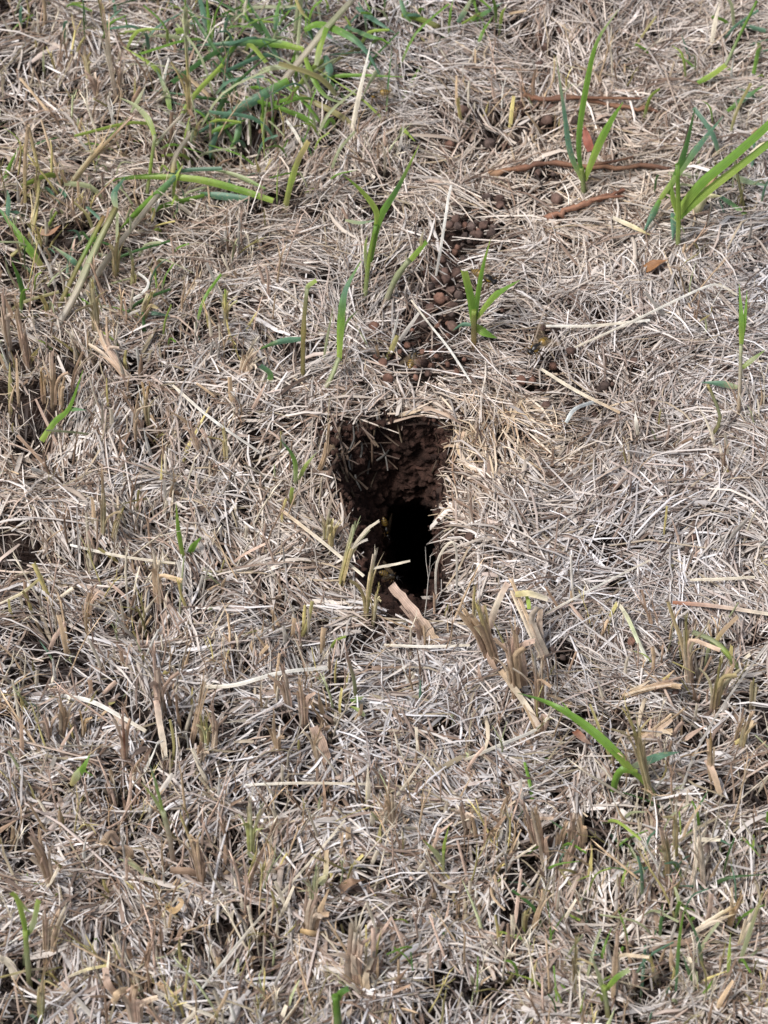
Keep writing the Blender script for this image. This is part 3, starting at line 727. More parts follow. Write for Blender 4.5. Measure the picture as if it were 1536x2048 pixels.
def plant(label, base, parts, lean=0.0, group=None, name='grass_plant', cat='grass plant'):
    b = at(*base)
    root = thing(name, label, cat, b, group)
    for p in parts:
        kind, pts, wd, cols = p[:4]; kw = dict(p[4]) if len(p) > 4 else {}
        kw.setdefault('lean', lean)
        if kind == 'blade': add_blade(root, 'blade', pts, wd, st(*cols), **kw)
        else: add_stalk(root, 'stem', pts, wd, st(*cols), **dict({'material': M_GREEN}, **kw))
    return root
B, S_ = 'blade', 'stem'
plant('three-bladed bright green seedling standing over the reddish twigs', (1168, 388), [
    (S_, [(1170, 388), (1166, 360), (1163, 335)], 13, (PALEG, LIME)),
    (B, [(1166, 365), (1140, 305), (1128, 225), (1112, 112)], 15, (LIME, BLUE, BLUE, PALEG), {'base_h': 5}),
    (B, [(1164, 362), (1157, 275), (1176, 150), (1196, 78), (1238, 18)], 15, (DEEP, GREEN, GREEN, PALEG), {'base_h': 5}),
    (B, [(1168, 362), (1196, 290), (1222, 240), (1246, 204)], 20, (LIME, GREEN, GREEN), {'base_h': 5})], .15)
plant('big green clump at the right edge with long wide blades', (1356, 480), [
    (S_, [(1356, 492), (1357, 440), (1355, 328)], 12, (PALEG, LIME, GREEN)),
    (B, [(1352, 430), (1400, 368), (1465, 312), (1545, 240)], 26, (LIME, GREEN, GREEN, GREEN), {'base_h': 3, 'tip': 'cut', 'base': .8}),
    (B, [(1350, 440), (1410, 385), (1480, 330), (1550, 275)], 22, (GREEN, LIME, GREEN), {'base_h': 3, 'tip': 'cut', 'base': .8}),
    (B, [(1330, 400), (1366, 310), (1390, 216)], 16, (GREEN, DEEP, DEEP), {'base_h': 0}),
    (B, [(1315, 405), (1375, 320), (1410, 275), (1446, 232)], 17, (LIME, BLUE, BLUE), {'base_h': 0}),
    (B, [(1354, 430), (1345, 395), (1343, 365)], 14, (LIME, GREEN), {'base_h': 2}),
    (B, [(1320, 400, 12), (1305, 432, 8), (1286, 468, 3)], 17, (GREEN, BLUE, BLUE), {}),
    (B, [(1345, 425, 8), (1348, 455, 5), (1345, 482, 2)], 15, (BLUE, BLUE), {}),
    (B, [(1470, 352, 14), (1495, 362, 12), (1540, 372, 8)], 15, (PALEG, BLUE), {}),
    (B, [(1440, 392, 4), (1470, 412, 4), (1492, 428, 2)], 13, (BLUE, GREEN), {'tip': 'cut'}),
    (S_, [(1495, 420), (1475, 350), (1465, 300)], 8, (OLIVE, PALEG)),
    (S_, [(1382, 425), (1405, 390), (1432, 348)], 21, (OLIVE, PALEG, OLIVE, RED), {'fray': 1, 'fraylen': .12, 'material': M_DRY})], .1)
plant('thin green stem leaning up in the top right corner', (1400, 168), [
    (B, [(1394, 166, 4), (1425, 148, 9), (1452, 128, 14)], 15, (GREEN, LIME, LIME), {'tip': 'cut'}),
    (S_, [(1452, 130, 14), (1475, 80, 24), (1500, 30, 34), (1514, 2, 38)], 8, (PALEG, GREEN, GREEN)),
    (B, [(1455, 222, 4), (1490, 195, 10), (1528, 170, 14)], 14, (GREEN, BLUE, GREEN))])
plant('slim upright green shoot near the right edge, level with the pellets', (1480, 830), [
    (S_, [(1478, 830), (1480, 760), (1482, 690)], 10, (TAN, PALE, PALEG)),
    (B, [(1482, 690, 26), (1482, 640, 38), (1478, 568, 52)], 15, (LIME, GREEN, GREEN)),
    (B, [(1484, 690, 26), (1490, 630, 40), (1494, 580, 50)], 9, (GREEN, GREEN)),
    (B, [(1482, 738, 14), (1505, 718, 18), (1530, 700, 20)], 13, (LIME, PALEG, GREEN)),
    (B, [(1475, 775, 4), (1440, 768, 6), (1402, 765, 5)], 16, (PALEG, BLUE, BLUE)),
    (S_, [(1415, 870), (1440, 840), (1425, 790), (1415, 770)], 9, (YEL, PALEG, YEL))], .1)
plant('small bright green seedling beside the trail of brown pellets', (948, 688), [
    (S_, [(948, 690), (948, 655), (948, 620)], 15, (GOLD, OLIVE, LIME)),
    (B, [(948, 655), (942, 605), (927, 543)], 23, (LIME, GREEN, GREEN, LIME), {'tip': 'cut', 'base_h': 2}),
    (B, [(950, 655), (955, 590), (966, 530), (981, 478)], 13, (DEEP, GREEN, GREEN, LIME), {'base_h': 2}),
    (B, [(950, 640), (985, 595), (1008, 578), (1040, 560)], 16, (LIME, GREEN, GREEN), {'base_h': 2}),
    (B, [(948, 650, 10), (970, 664, 8), (994, 676, 4)], 22, (LIME, GREEN, GREEN)),
    (B, [(945, 650, 8), (925, 650, 6), (905, 662, 2)], 11, (BLUE, BLUE))], .05)
plant('green stem forking into two blades above the burrow', (730, 590), [
    (S_, [(728, 592), (738, 520), (752, 450)], 12, (PALEG, LIME, GREEN)),
    (B, [(740, 525), (757, 440), (795, 375), (838, 290)], 18, (GREEN, GREEN, DEEP, LIME), {'base_h': 14}),
    (B, [(748, 470), (752, 425), (722, 382), (686, 350)], 15, (LIME, LIME, GREEN), {'base_h': 22}),
    (B, [(735, 560), (730, 500), (735, 470)], 9, (PALEG, LIME)),
    (B, [(690, 440, 6), (720, 445, 8), (752, 440, 10)], 9, (PALEG, BLUE))], .05)
plant('tall green blade bent at the middle, left of the forked stem', (675, 745), [
    (S_, [(645, 785, -3), (662, 755, 4), (678, 715, 12)], 13, (PALE, PALEG, PALEG)),
    (B, [(678, 722, 10), (681, 640, 30), (690, 580, 44), (722, 522, 56)], 20, (LIME, GREEN, BLUE, GREEN), {}),
    (B, [(680, 700, 14), (690, 650, 24), (716, 620, 28)], 8, (PALEG, GREEN)),
    (B, [(645, 720), (655, 670), (668, 610)], 7, (PALEG, PALEG))])
plant('yellow-green cut stalk with one side leaf, left of the tall blade', (606, 752), [
    (S_, [(605, 752), (607, 660), (614, 575)], 11, (OLIVE, YEL, PALEG), {'node': .5}),
    (B, [(612, 590), (616, 572), (632, 560)], 13, (PALEG, LIME), {'tip': 'cut', 'base_h': 36}),
    (B, [(604, 678, 18), (560, 684, 14), (515, 700, 6)], 16, (BLUE, BLUE, GREEN)),
    (B, [(530, 765), (540, 750), (520, 732)], 16, (GREEN, BLUE), {'tip': 'cut'})])
plant('pale slanting stalk with a green top right of the forked stem', (768, 598), [
    (S_, [(766, 600), (790, 560), (818, 520)], 15, (PALE, PALEG, PALEG), {'node': .6}),
    (B, [(812, 530), (830, 508), (852, 482)], 15, (LIME, GREEN), {'tip': 'cut', 'base_h': 18}),
    (B, [(845, 500), (842, 480), (848, 458)], 9, (YEL, PALE), {'base_h': 22})])
plant('sprawling green clump with a thick pale stem at the top', (625, 150), [
    (S_, [(560, 170, 2), (625, 90, 16), (660, 48, 22), (712, -8, 30)], 16, (PALE, PALE, PALEG, PALE), {'node': .5}),
    (B, [(605, 98, 14), (540, 88, 12), (460, 88, 8), (378, 92, 3)], 19, (LIME, GREEN, BLUE, BLUE)),
    (B, [(600, 98, 14), (560, 86, 15), (518, 76, 12)], 15, (LIME, BLUE), {}),
    (B, [(608, 60, 16), (640, 48, 20), (700, 72, 20), (735, 105, 14), (765, 160, 4)], 19, (GREEN, GREEN, BLUE, BLUE)),
    (B, [(632, 130, 10), (640, 90, 16), (652, 55, 24)], 17, (PALEG, LIME, GREEN), {'tip': 'cut'}),
    (B, [(605, 95, 14), (622, 145, 10), (650, 190, 4), (690, 208, 2)], 14, (LIME, GREEN, PALEG)),
    (B, [(578, 162, 8), (520, 195, 9), (450, 235, 8), (378, 278, 4)], 26, (GREEN, BLUE, BLUE, BLUE), {'base': .8}),
    (B, [(650, 110, 10), (660, 140, 6), (656, 165, 2)], 20, (BLUE, BLUE)),
    (B, [(480, 235, 6), (475, 275, 6), (458, 300, 2)], 17, (BLUE, GREEN)),
    (B, [(440, 250, 6), (425, 290, 4), (420, 318, 2)], 17, (BLUE, BLUE))])
plant('single wide yellow-tipped cut blade standing in pale straw', (570, 412), [
    (B, [(568, 414), (582, 360), (598, 315), (616, 282)], 17, (OLIVE, LIME, OLIVE, YEL), {'tip': 'cut', 'base': .8, 'jag': .15})], .05)
plant('long green blade lying flat toward the upright cut blade', (470, 380), [
    (B, [(546, 402, 3), (470, 378, 7), (380, 358, 11), (260, 356, 9), (238, 372, 5)], 19, (LIME, GREEN, LIME, GREEN, BLUE), {'tip': 'point', 'base': .7}),
    (B, [(352, 352, 13), (310, 395, 11), (270, 430, 8), (240, 458, 4)], 21, (BLUE, GREEN, GREEN, GREEN)),
    (B, [(530, 378, 3), (470, 350, 6), (400, 335, 7)], 11, (GREEN, PALEG, GREEN)),
    (B, [(500, 398, 2), (430, 392, 3), (395, 385, 2)], 20, (BLUE, BLUE, DEEP))])
plant('pale stem with a folded whitish leaf, upper left', (300, 385), [
    (S_, [(290, 390), (302, 330), (310, 270)], 9, (PALEG, LIME, PALEG)),
    (B, [(310, 275, 24), (296, 240, 28), (270, 212, 30), (238, 195, 28)], 15, (LIME, PALEG, PALEG)),
    (S_, [(312, 290, 20), (335, 260, 24), (366, 228, 28)], 8, (PALEG, PALE, PALE)),
    (B, [(262, 225, 18), (278, 195, 22), (292, 170, 24)], 10, (PALEG, PALEG, PALE)),
    (S_, [(345, 345, 10), (352, 310, 16), (376, 275, 20)], 13, (YEL, PALE, PALE), {'fray': 1})])
plant('two thick pale olive stems slanting up at left', (125, 660), [
    (S_, [(108, 665, -2), (150, 590, 8), (185, 510, 18), (232, 415, 28)], 18, (GREY, PALE, PALEG, OLIVE), {'node': .55}),
    (S_, [(100, 650, -3), (150, 545, 12), (178, 490, 18), (208, 432, 24)], 12, (OLIVE, OLIVE, GREEN, GOLD)),
    (S_, [(130, 660, -3), (200, 540, 6), (260, 460, 8), (330, 372, 10)], 15, (GREY, PALE, PALE, PALE)),
    (B, [(232, 418, 26), (228, 385, 30), (250, 355, 32)], 17, (PALEG, BLUE, BLUE)),
    (B, [(165, 540, 10), (140, 518, 12), (102, 490, 8)], 14, (BLUE, BLUE, PALEG))])
plant('broad dark green blade coming in from the left edge', (85, 540), [
    (B, [(88, 540, 0), (62, 505, 10), (25, 455, 14), (-12, 405, 16)], 20, (YEL, GREEN, GREEN, BLUE)),
    (S_, [(60, 480, 2), (72, 430, 10), (78, 360, 22)], 9, (OLIVE, YEL, OLIVE)),
    (S_, [(22, 512, 2), (45, 495, 5), (85, 482, 8)], 9, (YEL, PALEG)),
    (B, [(50, 600), (38, 560), (22, 520)], 13, (GREEN, DEEP, GREEN)),
    (B, [(15, 440, 4), (16, 400, 8), (14, 380, 10)], 12, (BLUE, BLUE))])
plant('thin bright green blade bending over the dark gap at left', (85, 875), [
    (B, [(82, 882, 4), (110, 842, 10), (138, 815, 16), (166, 740, 32)], 15, (LIME, GREEN, GREEN, GREEN), {'base': 1.0}),
    (B, [(130, 820, 14), (150, 818, 14), (172, 820, 12)], 10, (GREEN, BLUE))])
plant('small green shoot with a dry stalk at the burrow left rim', (592, 965), [
    (B, [(590, 968), (588, 920), (560, 878)], 12, (PALEG, GREEN, BLUE)),
    (B, [(594, 962), (608, 935), (634, 904)], 11, (PALEG, LIME, PALEG)),
    (B, [(588, 1010), (582, 995), (584, 975)], 12, (OLIVE, LIME), {'tip': 'cut'}),
    (S_, [(628, 945), (650, 912), (656, 862)], 10, (GOLD, TAN, TAN), {'material': M_DRY, 'fray': 1})])
plant('little green shoot with two blades in the brown stubble at left', (368, 1128), [
    (S_, [(358, 1250, 0), (362, 1180, 8), (368, 1115, 18)], 5, (PALE, PALEG, PALEG)),
    (B, [(368, 1118), (356, 1060), (352, 1005)], 12, (LIME, GREEN, LIME)),
    (B, [(372, 1105), (386, 1092), (402, 1074)], 16, (GREEN, GREEN))])
plant('strong green blade arching left from a stem, lower right', (1310, 1600), [
    (S_, [(1316, 1604, -3), (1290, 1565, 6), (1258, 1538, 14)], 15, (PALEG, LIME, GREEN)),
    (B, [(1262, 1542, 14), (1225, 1500, 26), (1165, 1448, 36), (1100, 1408, 40), (1035, 1386, 38)], 23, (LIME, GREEN, GREEN, GREEN, DEEP), {'base': .8}),
    (B, [(1160, 1450, 34), (1140, 1425, 34), (1122, 1402, 32)], 8, (GREEN, GREEN)),
    (B, [(1262, 1535, 14), (1300, 1518, 18), (1330, 1508, 18), (1358, 1504, 14)], 21, (PALEG, BLUE, BLUE, BLUE)),
    (B, [(1275, 1545, 12), (1248, 1540, 16), (1234, 1556, 12), (1228, 1585, 3)], 22, (LIME, GREEN, GREEN, GREEN), {'tip': 'cut'}),
    (S_, [(1308, 1602), (1285, 1530), (1270, 1465), (1258, 1435)], 15, (PALEG, OLIVE, OLIVE, YEL), {'material': M_DRY, 'fray': 1, 'node': .6})])
plant('pale green arched stem over the small black gap at right', (1475, 1335), [
    (S_, [(1478, 1338, -2), (1455, 1308, 10), (1428, 1282, 16), (1385, 1264, 14)], 15, (PALEG, LIME, PALEG, PALEG)),
    (B, [(1428, 1285, 16), (1418, 1300, 12), (1408, 1345, 4)], 13, (GREEN, PALEG, PALEG)),
    (B, [(1430, 1285, 16), (1445, 1262, 18), (1475, 1232, 20)], 13, (YEL, TAN, TAN), {'tip': 'cut'})])
plant('torn bright green blade at the lower left edge', (56, 1965), [
    (S_, [(58, 1968), (55, 1920), (50, 1860)], 15, (OLIVE, PALEG, LIME)),
    (B, [(54, 1880), (46, 1840), (34, 1800), (22, 1786)], 15, (GREEN, LIME, LIME), {'tip': 'cut', 'base_h': 8}),
    (B, [(54, 1870), (64, 1850), (76, 1800)], 17, (GREEN, PALEG, LIME), {'tip': 'cut', 'base_h': 10, 'jag': .2}),
    (B, [(36, 1798, 34), (50, 1816, 30), (66, 1826, 28)], 10, (LIME, PALEG))])
plant('green tube-like shoot cut by the bottom of the picture', (674, 2060), [
    (S_, [(676, 2066), (674, 2020), (670, 1992)], 20, (PALEG, GREEN, GREEN)),
    (B, [(674, 2005), (680, 1986), (696, 1976)], 18, (GREEN, DEEP), {'tip': 'cut', 'base_h': 14})])
plant('pale green forked shoot at bottom right of centre', (1216, 2030), [
    (S_, [(1220, 2036), (1212, 2000), (1208, 1972)], 13, (YEL, PALEG, LIME)),
    (B, [(1212, 2000), (1198, 1955), (1180, 1905)], 12, (LIME, PALEG, PALEG), {'base_h': 4}),
    (B, [(1210, 1982), (1232, 1955), (1258, 1938)], 16, (LIME, GREEN, PALEG), {'base_h': 8, 'tip': 'cut'})])
plant('small bright shoot with two leaves, lower centre', (886, 1750), [
    (S_, [(886, 1755), (887, 1730), (887, 1700)], 8, (PALE, LIME)),
    (B, [(887, 1720), (888, 1690), (898, 1650)], 9, (LIME, LIME), {'base_h': 4}),
    (B, [(886, 1728), (870, 1705), (846, 1680)], 14, (PALEG, PALEG, LIME), {'base_h': 4})])
plant('pale stem splitting into two thin green tips, lower left', (345, 1722), [
    (S_, [(348, 1724), (338, 1670), (326, 1622)], 14, (PINK, PALE, PALEG)),
    (B, [(330, 1640), (310, 1600), (282, 1564)], 9, (PALEG, LIME), {'base_h': 22}),
    (B, [(330, 1640), (312, 1570), (300, 1530)], 8, (LIME, BLUE), {'base_h': 22})])
plant('short green tuft between straw clumps at left, low', (148, 1570), [
    (B, [(142, 1572, 0), (152, 1550, 8), (164, 1530, 12)], 20, (YEL, PALEG, LIME)),
    (B, [(152, 1562, 2), (166, 1535, 14), (180, 1508, 20)], 15, (GREEN, GREEN))])
plant('green and tan leaf pair lying on the litter below the burrow left', (715, 1420), [
    (B, [(730, 1432, 2), (715, 1420, 5), (698, 1412, 3)], 12, (PALEG, LIME)),
    (B, [(700, 1400, 2), (715, 1398, 5), (728, 1392, 5)], 14, (GREEN, PALEG)),
    (S_, [(712, 1392), (708, 1360), (695, 1315)], 10, (OLIVE, PALEG, PINK), {'fray': 1})])
plant('wiry green shoots in the bottom right corner', (1410, 1930), [
    (B, [(1408, 1935), (1395, 1880), (1362, 1800)], 9, (OLIVE, BLUE, LIME)),
    (B, [(1352, 1985), (1358, 1880), (1370, 1810)], 9, (BLUE, GREEN, GREEN)),
    (B, [(1400, 1970), (1380, 1950), (1365, 1910)], 11, (GREEN, BLUE)),
    (B, [(1475, 1930), (1500, 1860), (1530, 1770)], 12, (PALEG, PALEG, YEL)),
    (B, [(1395, 1995), (1410, 1985), (1425, 1960)], 13, (GREEN, GREEN))])
plant('dark green grass tangle at the top left edge of the sprawling clump', (450, 40), [
    (B, [(560, 130, 3), (530, 60, 12), (490, -5, 16)], 11, (BLUE, DEEP, DEEP)),
    (B, [(470, 165, 2), (430, 100, 8), (385, 30, 10), (360, -10, 8)], 10, (DEEP, DEEP, BLUE)),
    (B, [(460, 205, 3), (400, 195, 6), (300, 180, 3)], 9, (DEEP, DEEP, BLUE)),
    (B, [(430, 248, 2), (390, 220, 4), (330, 200, 3)], 9, (DEEP, BLUE)),
    (B, [(550, 60, 4), (552, 30, 10), (562, -10, 12)], 13, (BLUE, GREEN)),
    (B, [(590, -5, 16), (605, 25, 16), (622, 42, 16)], 9, (YEL, OLIVE, GREEN)),
    (B, [(340, 220, 3), (330, 180, 6), (310, 135, 4)], 15, (GREEN, PALEG, BLUE))])
plant('green blades crossing at the very top, right of the sprawling clump', (760, 60), [
    (B, [(712, 14, 8), (750, 40, 8), (790, 66, 4)], 13, (BLUE, BLUE)),
    (B, [(690, 52, 6), (740, 72, 8), (770, 78, 6)], 12, (BLUE, GREEN)),
    (B, [(800, -5, 10), (812, 30, 8), (830, 52, 4)], 12, (BLUE, GREEN)),
    (S_, [(805, 28, 4), (840, 38, 4), (880, 55, 2)], 16, (LIME, LIME, OLIVE)),
    (B, [(915, 45, 3), (930, 20, 10), (945, -10, 16)], 14, (BLUE, PALEG)),
    (B, [(940, 42, 3), (970, 25, 5), (1005, 5, 4)], 12, (GREEN, BLUE))])

# ------------------------------------------------------------------ stubble tufts that stand out one by one
def tuft(label, stalks, group=None):
    b = at(*stalks[0][0][0][:2])
    root = thing('stubble_tuft', label, 'stubble', b, group)
    for s in stalks:
        pts, wd, cols = s[:3]; kw = dict(s[3]) if len(s) > 3 else {}
        if kw.pop('leaf', False): add_blade(root, 'dry_leaf', pts, wd, st(*cols), **dict({'material': M_DRY, 'jag': .12, 'tip': 'cut', 'base': .8}, **kw))
        else: add_stalk(root, 'stalk', pts, wd, st(*cols), **dict({'fray': 1}, **kw))
    return root
LF = {'leaf': True}
def lf(**k): return dict(LF, **k)
tuft('yellow cut stalk with a sideways spike on the near rim of the burrow', [([(733, 1228), (740, 1170), (750, 1112)], 14, (OLIVE, YEL, YEL, PALE), {'splay': .2, 'fraylen': .25, 'sheath': False}),
     ([(746, 1235), (752, 1200), (756, 1180)], 9, (OLIVE, YEL)), ([(746, 1136), (780, 1130), (820, 1121)], 6, (PALE, PALE), lf(base_h=1))])
tuft('spiky yellow-green stalk on the left rim of the burrow', [([(676, 1168), (692, 1120), (708, 1062)], 14, (OLIVE, YEL, PALEG), {'fraylen': .35, 'sheath': False}), ([(696, 1106), (730, 1062), (758, 1041)], 7, (PALE, PALE), lf(base_h=1)),
     ([(698, 1100), (718, 1085), (735, 1078)], 7, (PALE, GREY), lf(base_h=1))])
tuft('pair of short olive stubs just left of the burrow', [([(650, 1078), (655, 1050), (660, 1018)], 15, (OLIVE, OLIVE, PALE), {'fraylen': .15}), ([(660, 1092), (662, 1070), (664, 1045)], 12, (YEL, YEL), {'fraylen': .15})])
tuft('flat pinkish peeled stalk leaning on the near edge of the burrow', [([(872, 1288, 0), (830, 1230, 8), (780, 1172, 14)], 24, (TAN, PINK, PINK), lf(jag=.25)), ([(850, 1280), (838, 1255), (820, 1225)], 12, (BROWN, PINK))])
tuft('large ragged brown stub with peeling sheaths right below the burrow', [([(985, 1322), (960, 1270), (935, 1232)], 24, (BROWN, BROWN, TAN), {'fraylen': .5}), ([(1000, 1330), (975, 1275), (958, 1225)], 18, (BROWN, TAN, YEL)),
     ([(978, 1258, 6), (992, 1210, 22), (1014, 1165, 32)], 15, (PINK, PALE, PINK), lf()), ([(990, 1345, 0), (970, 1300, 8), (955, 1262, 12)], 15, (BROWN, PINK), lf(twist=(.5, .9))), ([(948, 1270), (948, 1220), (950, 1180)], 9, (OLIVE, YEL))])
tuft('thick grey-brown stalk leaning left with a yellow shred on top', [([(1100, 1338, -4), (1065, 1260, 14), (1025, 1165, 30)], 22, (BROWN, GREY, TAN, TAN), {'fraylen': .12}), ([(1030, 1188, 27), (1060, 1186, 28), (1096, 1197, 24)], 14, (YEL, PALE), lf()),
     ([(1058, 1218, 20), (1056, 1205, 22), (1052, 1190, 24)], 9, (LIME, LIME), lf())])
tuft('three split reddish stubs standing above the strong green blade', [([(1050, 1372), (1036, 1320), (1028, 1262)], 20, (BROWN, PINK, TAN), {'fraylen': .4}), ([(1020, 1330), (1024, 1290), (1034, 1255)], 14, (RED, PINK)),
     ([(1035, 1400), (1025, 1340), (1018, 1290)], 18, (BROWN, TAN, PINK))])
tuft('two straight dark brown stubs side by side above the green blade', [([(1075, 1428), (1073, 1370), (1070, 1315)], 13, (BROWN, BROWN, GREY), {'fraylen': .15}), ([(1086, 1420), (1085, 1370), (1085, 1322)], 9, (BROWN, BROWN, TAN), {'fraylen': .15})])
tuft('long flat tan stalk slanting left behind the green blade tip', [([(1085, 1470, 0), (1050, 1410, 8), (1000, 1342, 14)], 15, (PINK, PALE, TAN), lf()), ([(1082, 1462, 1), (1090, 1440, 4), (1080, 1435, 6)], 18, (PINK, PINK), lf())])
tuft('upright olive-topped stalk beside the small black gap', [([(1388, 1382), (1374, 1310), (1372, 1240)], 16, (BROWN, PINK, OLIVE, OLIVE), {'fraylen': .12, 'node': .62}), ([(1400, 1372), (1395, 1345), (1392, 1315)], 9, (GREY, GREY))])
tuft('split olive stub right below the small black gap', [([(1425, 1425), (1432, 1380), (1440, 1330)], 16, (BROWN, OLIVE, OLIVE)), ([(1440, 1395), (1450, 1360), (1466, 1330)], 9, (TAN, TAN), lf())])
tuft('short olive stub at the right edge, level with the small black gap', [([(1505, 1412), (1505, 1385), (1507, 1362)], 12, (BROWN, OLIVE, OLIVE), {'fraylen': .12})])
tuft('forked olive stub with a torn collar at the right edge', [([(1483, 1495), (1488, 1465), (1500, 1432)], 14, (OLIVE, OLIVE, TAN)), ([(1470, 1480), (1476, 1460), (1484, 1440)], 8, (TAN, TAN)), ([(1465, 1490, 0), (1490, 1470, 6), (1505, 1440, 10)], 9, (YEL, TAN), lf())])
tuft('torn golden stub right of the strong green blade', [([(1425, 1560), (1422, 1520), (1422, 1478)], 15, (TAN, TAN, GOLD)), ([(1440, 1590, 0), (1425, 1545, 8), (1410, 1520, 12)], 14, (TAN, PINK), lf())])
tuft('flat bundle of tan stalks lying above the blue-green side leaf', [([(1280, 1480, 2), (1320, 1455, 5), (1360, 1425, 8)], 16, (TAN, TAN), {}), ([(1275, 1470, 2), (1300, 1465, 4), (1345, 1460, 5)], 12, (GOLD, TAN), lf()), ([(1245, 1390, 2), (1290, 1375, 5), (1350, 1358, 8)], 15, (TAN, TAN, PINK), {})])
tuft('slim yellow stub below right of the curled green leaf', [([(1352, 1705), (1352, 1660), (1354, 1612)], 11, (BROWN, YEL, PALE)), ([(1362, 1690, 0), (1375, 1650, 8), (1400, 1610, 14)], 7, (TAN, TAN), lf())])
tuft('tall pinkish stalk with white sheath in the left litter', [([(322, 1425), (314, 1380), (308, 1312)], 18, (PALE, PINK, PINK), {'node': .35}), ([(330, 1520, 0), (318, 1440, 6), (312, 1400, 10)], 14, (PALE, PINK), lf(twist=(.4, 0)))])
tuft('clump of tan and green stubs left of the lower centre', [([(380, 1478), (395, 1430), (404, 1372)], 13, (BROWN, TAN, TAN)), ([(405, 1490), (405, 1460), (402, 1438)], 13, (OLIVE, OLIVE)), ([(415, 1492), (414, 1460), (412, 1440)], 11, (LIME, OLIVE)),
     ([(425, 1500), (430, 1460), (425, 1420)], 12, (TAN, PINK)), ([(398, 1520), (400, 1505), (402, 1490)], 16, (BROWN, BROWN))])
tuft('pinkish split stub with a frayed head below the burrow', [([(580, 1412), (574, 1380), (566, 1340)], 18, (BROWN, PINK, PINK)), ([(606, 1442), (604, 1410), (600, 1372)], 17, (BROWN, PINK, TAN))])
tuft('wide brown peeled stubs left below the burrow mouth', [([(655, 1530, 0), (640, 1485, 6), (625, 1455, 10)], 24, (BROWN, PINK), lf()), ([(640, 1525), (632, 1490), (640, 1460)], 12, (TAN, TAN)), ([(560, 1500), (550, 1470), (548, 1430)], 12, (TAN, TAN))])
tuft('green stub with a frayed straw head, left of bottom centre', [([(500, 1708), (502, 1660), (500, 1605)], 15, (LIME, LIME, PALE), {'fraylen': .35})])
tuft('tan stalks with curling brown base sheaths, lower left', [([(402, 1768), (388, 1700), (362, 1635)], 12, (BROWN, TAN, YEL)), ([(398, 1762, 0), (380, 1745, 4), (340, 1742, 4)], 18, (BROWN, BROWN), lf()), ([(405, 1760), (402, 1725), (392, 1690)], 13, (BROWN, PINK))])
tuft('dark brown twisted stub near the lower left edge', [([(105, 1772), (92, 1720), (68, 1675)], 20, (BROWN, BROWN, PINK)), ([(88, 1700), (78, 1680), (78, 1655)], 9, (TAN, TAN))])
tuft('pair of olive stubs over the dark gap at left', [([(203, 1070), (206, 1020), (204, 958)], 12, (OLIVE, OLIVE, TAN)), ([(222, 1080), (232, 1050), (246, 1020)], 12, (OLIVE, OLIVE))])
tuft('slim yellow upright stub above left of the burrow shoot', [([(452, 925), (450, 890), (446, 862)], 10, (OLIVE, YEL, YEL)), ([(400, 900), (390, 880), (382, 850)], 12, (BROWN, PINK))])
tuft('bent olive stub left of the burrow, high', [([(300, 850), (292, 815), (298, 775)], 11, (OLIVE, OLIVE, GOLD)), ([(270, 880), (268, 840), (275, 800)], 10, (BROWN, TAN))])
tuft('cluster of brown frayed stubs behind the thin bent blade', [([(105, 805), (106, 760), (105, 715)], 14, (BROWN, TAN, PINK)), ([(125, 812), (122, 785), (128, 760)], 12, (GOLD, TAN)), ([(85, 790), (84, 770), (82, 745)], 12, (BROWN, GOLD)), ([(140, 780), (150, 745), (165, 710)], 8, (BROWN, BROWN))])
tuft('tall reddish tan stub near the left edge, upper half', [([(58, 735), (46, 680), (34, 615)], 17, (BROWN, PINK, TAN)), ([(20, 700), (12, 650), (8, 600)], 15, (TAN, PINK))])
tuft('lone yellow-green stub in the upper left thatch', [([(451, 655), (451, 620), (451, 582)], 11, (OLIVE, YEL, LIME), {'fraylen': .12})])
tuft('two olive stubs with pale curls right of the slanting stems', [([(192, 662), (190, 620), (186, 575)], 13, (TAN, OLIVE, YEL)), ([(230, 560), (233, 515), (236, 480)], 14, (OLIVE, OLIVE)), ([(262, 570), (266, 550), (266, 530)], 14, (LIME, OLIVE)),
     ([(262, 600, 4), (285, 585, 12), (296, 565, 14), (275, 545, 12)], 6, (WHITE, WHITE), lf()), ([(285, 640), (290, 620), (302, 592)], 15, (OLIVE, OLIVE))])
tuft('long bent tan stalk folded over at its top, upper left', [([(48, 408), (50, 320), (56, 252)], 10, (YEL, TAN, TAN), {'fray': 0}), ([(56, 250, 44), (66, 290, 34), (76, 335, 24)], 9, (TAN, YEL), {'fray': 0}), ([(75, 410), (72, 375), (74, 340)], 8, (OLIVE, OLIVE))])
tuft('thin pale yellow stalk with a cut green top near the sprawling clump', [([(382, 232), (376, 160), (370, 75)], 10, (PALE, YEL, YEL, PALEG), {'fraylen': .08, 'taper': 1}), ([(352, 62, 40), (366, 60, 40), (380, 60, 40)], 14, (LIME, GREEN), lf()), ([(372, 70), (370, 45), (370, 20)], 11, (LIME, PALEG), {'base_h': 38})])
tuft('long pale stub leaning left near the top edge', [([(234, 195), (218, 110), (204, 18)], 9, (PINK, PALE, TAN)), ([(236, 190), (240, 155), (242, 120)], 9, (BROWN, PINK))])
tuft('small yellow-footed stub in the top left litter', [([(178, 165), (174, 130), (170, 98)], 10, (YEL, YEL, PINK)), ([(195, 190), (188, 165), (176, 150)], 14, (BROWN, PINK))])
tuft('thick leaning brown stalk left of the bent blade', [([(258, 765, -2), (235, 730, 5), (208, 690, 10), (195, 655, 14)], 14, (BROWN, PINK, TAN)), ], )
